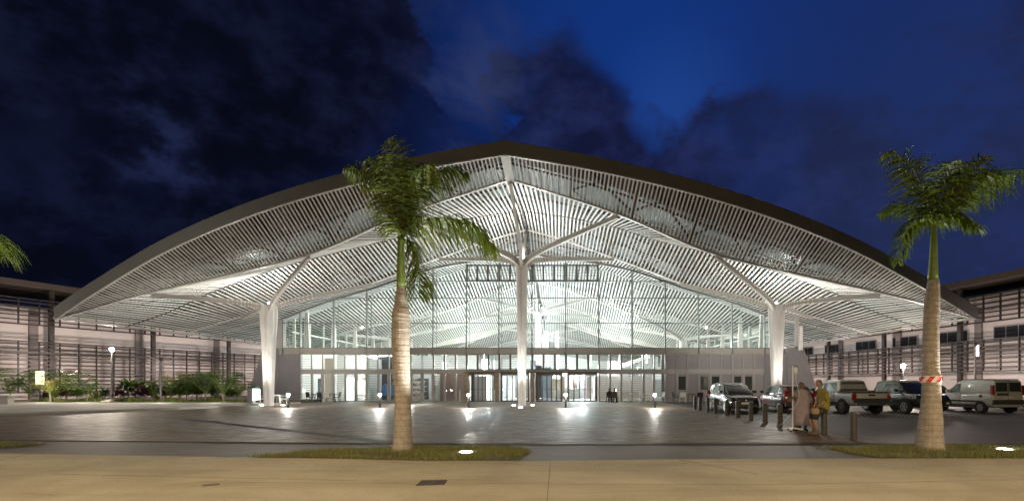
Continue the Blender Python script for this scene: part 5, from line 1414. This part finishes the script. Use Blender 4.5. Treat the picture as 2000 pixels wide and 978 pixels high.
# --- person in a yellow shirt half sitting on the second nearest bollard
yx, yy = 8.42, 15.40
t = thing('person', 'person in a yellow shirt and dark shorts leaning back on a bollard', 'person', (yx, yy, 0))
yel = M('shirt_yellow', (.20,.165,.022), .8, noise=.12, nscale=6)
m = MB(); N = 28; secs = []
for z, cx_, rx, ry in ((.76,.0,.165,.20),(.86,.03,.165,.20),(1.0,.055,.16,.195),(1.15,.06,.155,.20),(1.28,.04,.145,.205),(1.38,.0,.12,.18),(1.44,-.04,.08,.10),(1.47,-.06,.06,.065)):
    secs.append([Vector((yx+cx_+rx*(1+.03*math.sin(6*a+z*9))*math.cos(a), yy+ry*math.sin(a), z)) for a in [2*math.pi*k/N for k in range(N)]])
m.loft(secs); m.build('shirt', yel, t, smooth=True)
body = MB(); lofted(body, [(yx,yy,.78,.11,.14),(yx+.04,yy,1.1,.11,.13),(yx,yy,1.36,.09,.13),(yx-.06,yy,1.42,.055,.055),(yx-.10,yy,1.54,.055,.055)], 12)
for s in (-1,1):
    body.tube([(yx,yy+s*.08,.82),(yx-.14,yy+s*.10,.73),(yx-.26,yy+s*.10,.60),(yx-.30,yy+s*.10,.50),(yx-.27,yy+s*.10,.30),(yx-.22,yy+s*.10,.09)], [.09,.085,.07,.058,.052,.036], 10)
    body.tube([(yx,yy+s*.10,1.34),(yx+.01,yy+s*.20,1.31),(yx-.04,yy+s*.21,1.12),(yx-.10,yy+s*.20,.98),(yx-.22,yy+s*.10,.84)], [.05,.05,.045,.04,.028], 10)
    hand(body, (yx-.22,yy+s*.10,.84), (-.75,-s*.25,-.45), (0,0,1))
body.build('body', skin2, t, smooth=True)
m = MB()
for s in (-1,1): m.tube([(yx+.02,yy+s*.21,1.33),(yx+.0,yy+s*.235,1.2),(yx-.04,yy+s*.22,1.08)], [.065,.068,.062], 12)
m.build('sleeve', yel, t, smooth=True)
m = MB(); 
for s in (-1,1): m.tube([(yx+.02,yy+s*.09,.80),(yx-.12,yy+s*.10,.74),(yx-.27,yy+s*.10,.60),(yx-.285,yy+s*.10,.48)], [.115,.105,.095,.085], 12)
m.build('shorts', M('shorts_dark', (.03,.022,.02), .8), t, smooth=True)
head((yx-.12, yy, 1.62), .098, (-1,-.2), 1, M('hair_grey', (.10,.08,.06), .7), skin2, t)
m = MB()
for s in (-1,1):
    m.loft([[Vector((yx-.28+.145*math.cos(a), yy+s*.10+.05*math.sin(a), z)) for a in [2*math.pi*k/12 for k in range(12)]] for z in (0,.04)]+[[Vector((yx-.24+.07*math.cos(a), yy+s*.10+.04*math.sin(a), .09)) for a in [2*math.pi*k/12 for k in range(12)]]])
m.build('shoes', M('shoe_brown', (.10,.07,.05), .7), t, smooth=True)
m = MB(); m.loft([[Vector((yx-.30+rx*math.cos(a), yy-.16+ry*math.sin(a), z)) for a in [2*math.pi*k/14 for k in range(14)]] for z, rx, ry in ((.64,.10,.04),(.68,.13,.055),(.78,.13,.055),(.84,.09,.035))])
tag(m.build('handbag', M('bag_tan', (.26,.18,.11), .7), smooth=True), 'tan bag held on the lap of the person in the yellow shirt', 'bag')
# --- two seated people by the entrance
def seated(px, y, label, top, seat_rz=0):
    x = (px-CX)/F*y
    t = thing('person', label, 'person', (x,y,0), 'people seated by the entrance')
    m = MB(); lofted(m, [(x,y,.44,.15,.12),(x,y,.6,.145,.115),(x,y-.02,.8,.16,.11),(x,y-.03,.93,.15,.09),(x,y-.03,.98,.07,.06)], 16); m.tube([(x-.15,y-.03,.9),(x-.2,y-.1,.7),(x-.12,y-.26,.6)], [.05,.045,.035], 8); m.tube([(x+.15,y-.03,.9),(x+.2,y-.1,.7),(x+.12,y-.26,.6)], [.05,.045,.035], 8)
    m.build('jacket', top, t, smooth=True)
    m = MB()
    for s in (-1,1): m.tube([(x+s*.08,y,.46),(x+s*.10,y-.38,.47),(x+s*.10,y-.42,.40),(x+s*.10,y-.38,.08)], [.085,.07,.062,.045], 10)
    m.build('trousers', M('trousers_dark', (.03,.022,.022), .8), t, smooth=True)
    bd = MB(); lofted(bd, [(x,y-.03,.95,.045,.05),(x,y-.04,1.06,.045,.05)], 10)
    lofted(bd, [(x,y,.5,.08,.07),(x,y-.02,.85,.1,.07),(x,y-.03,.97,.045,.05)], 10)
    for s in (-1,1): bd.tube([(x+s*.06,y-.03,.88),(x+s*.15,y-.03,.88),(x+s*.2,y-.1,.7),(x+s*.12,y-.26,.6)], [.03,.03,.027,.022], 8); hand(bd, (x+s*.12,y-.26,.6), (-s*.5,-.8,-.1), (0,0,1))
    bd.build('body', skin, t, smooth=True)
    head((x, y-.04, 1.12), .092, (0.1,-1), 1, hair_b, skin, t)
    m = MB()
    for s in (-1,1): m.cbox((x+s*.10, y-.44, .035), (.09,.25,.07))
    m.build('shoes', black_plastic, t)
    dup(cb, (x,y,0), 0, 'black chair under the '+('left' if px < 1194 else 'right')+' seated person by the entrance')
seated(1190.5, 41.4, 'left of the two people sitting by the louvres, in dark clothes', M('jacket_black', (.03,.025,.03), .8))
seated(1200.5, 41.0, 'right of the two people sitting by the louvres, in a brown top', M('jacket_brown', (.12,.06,.05), .8))
print('objects', len(bpy.data.objects))
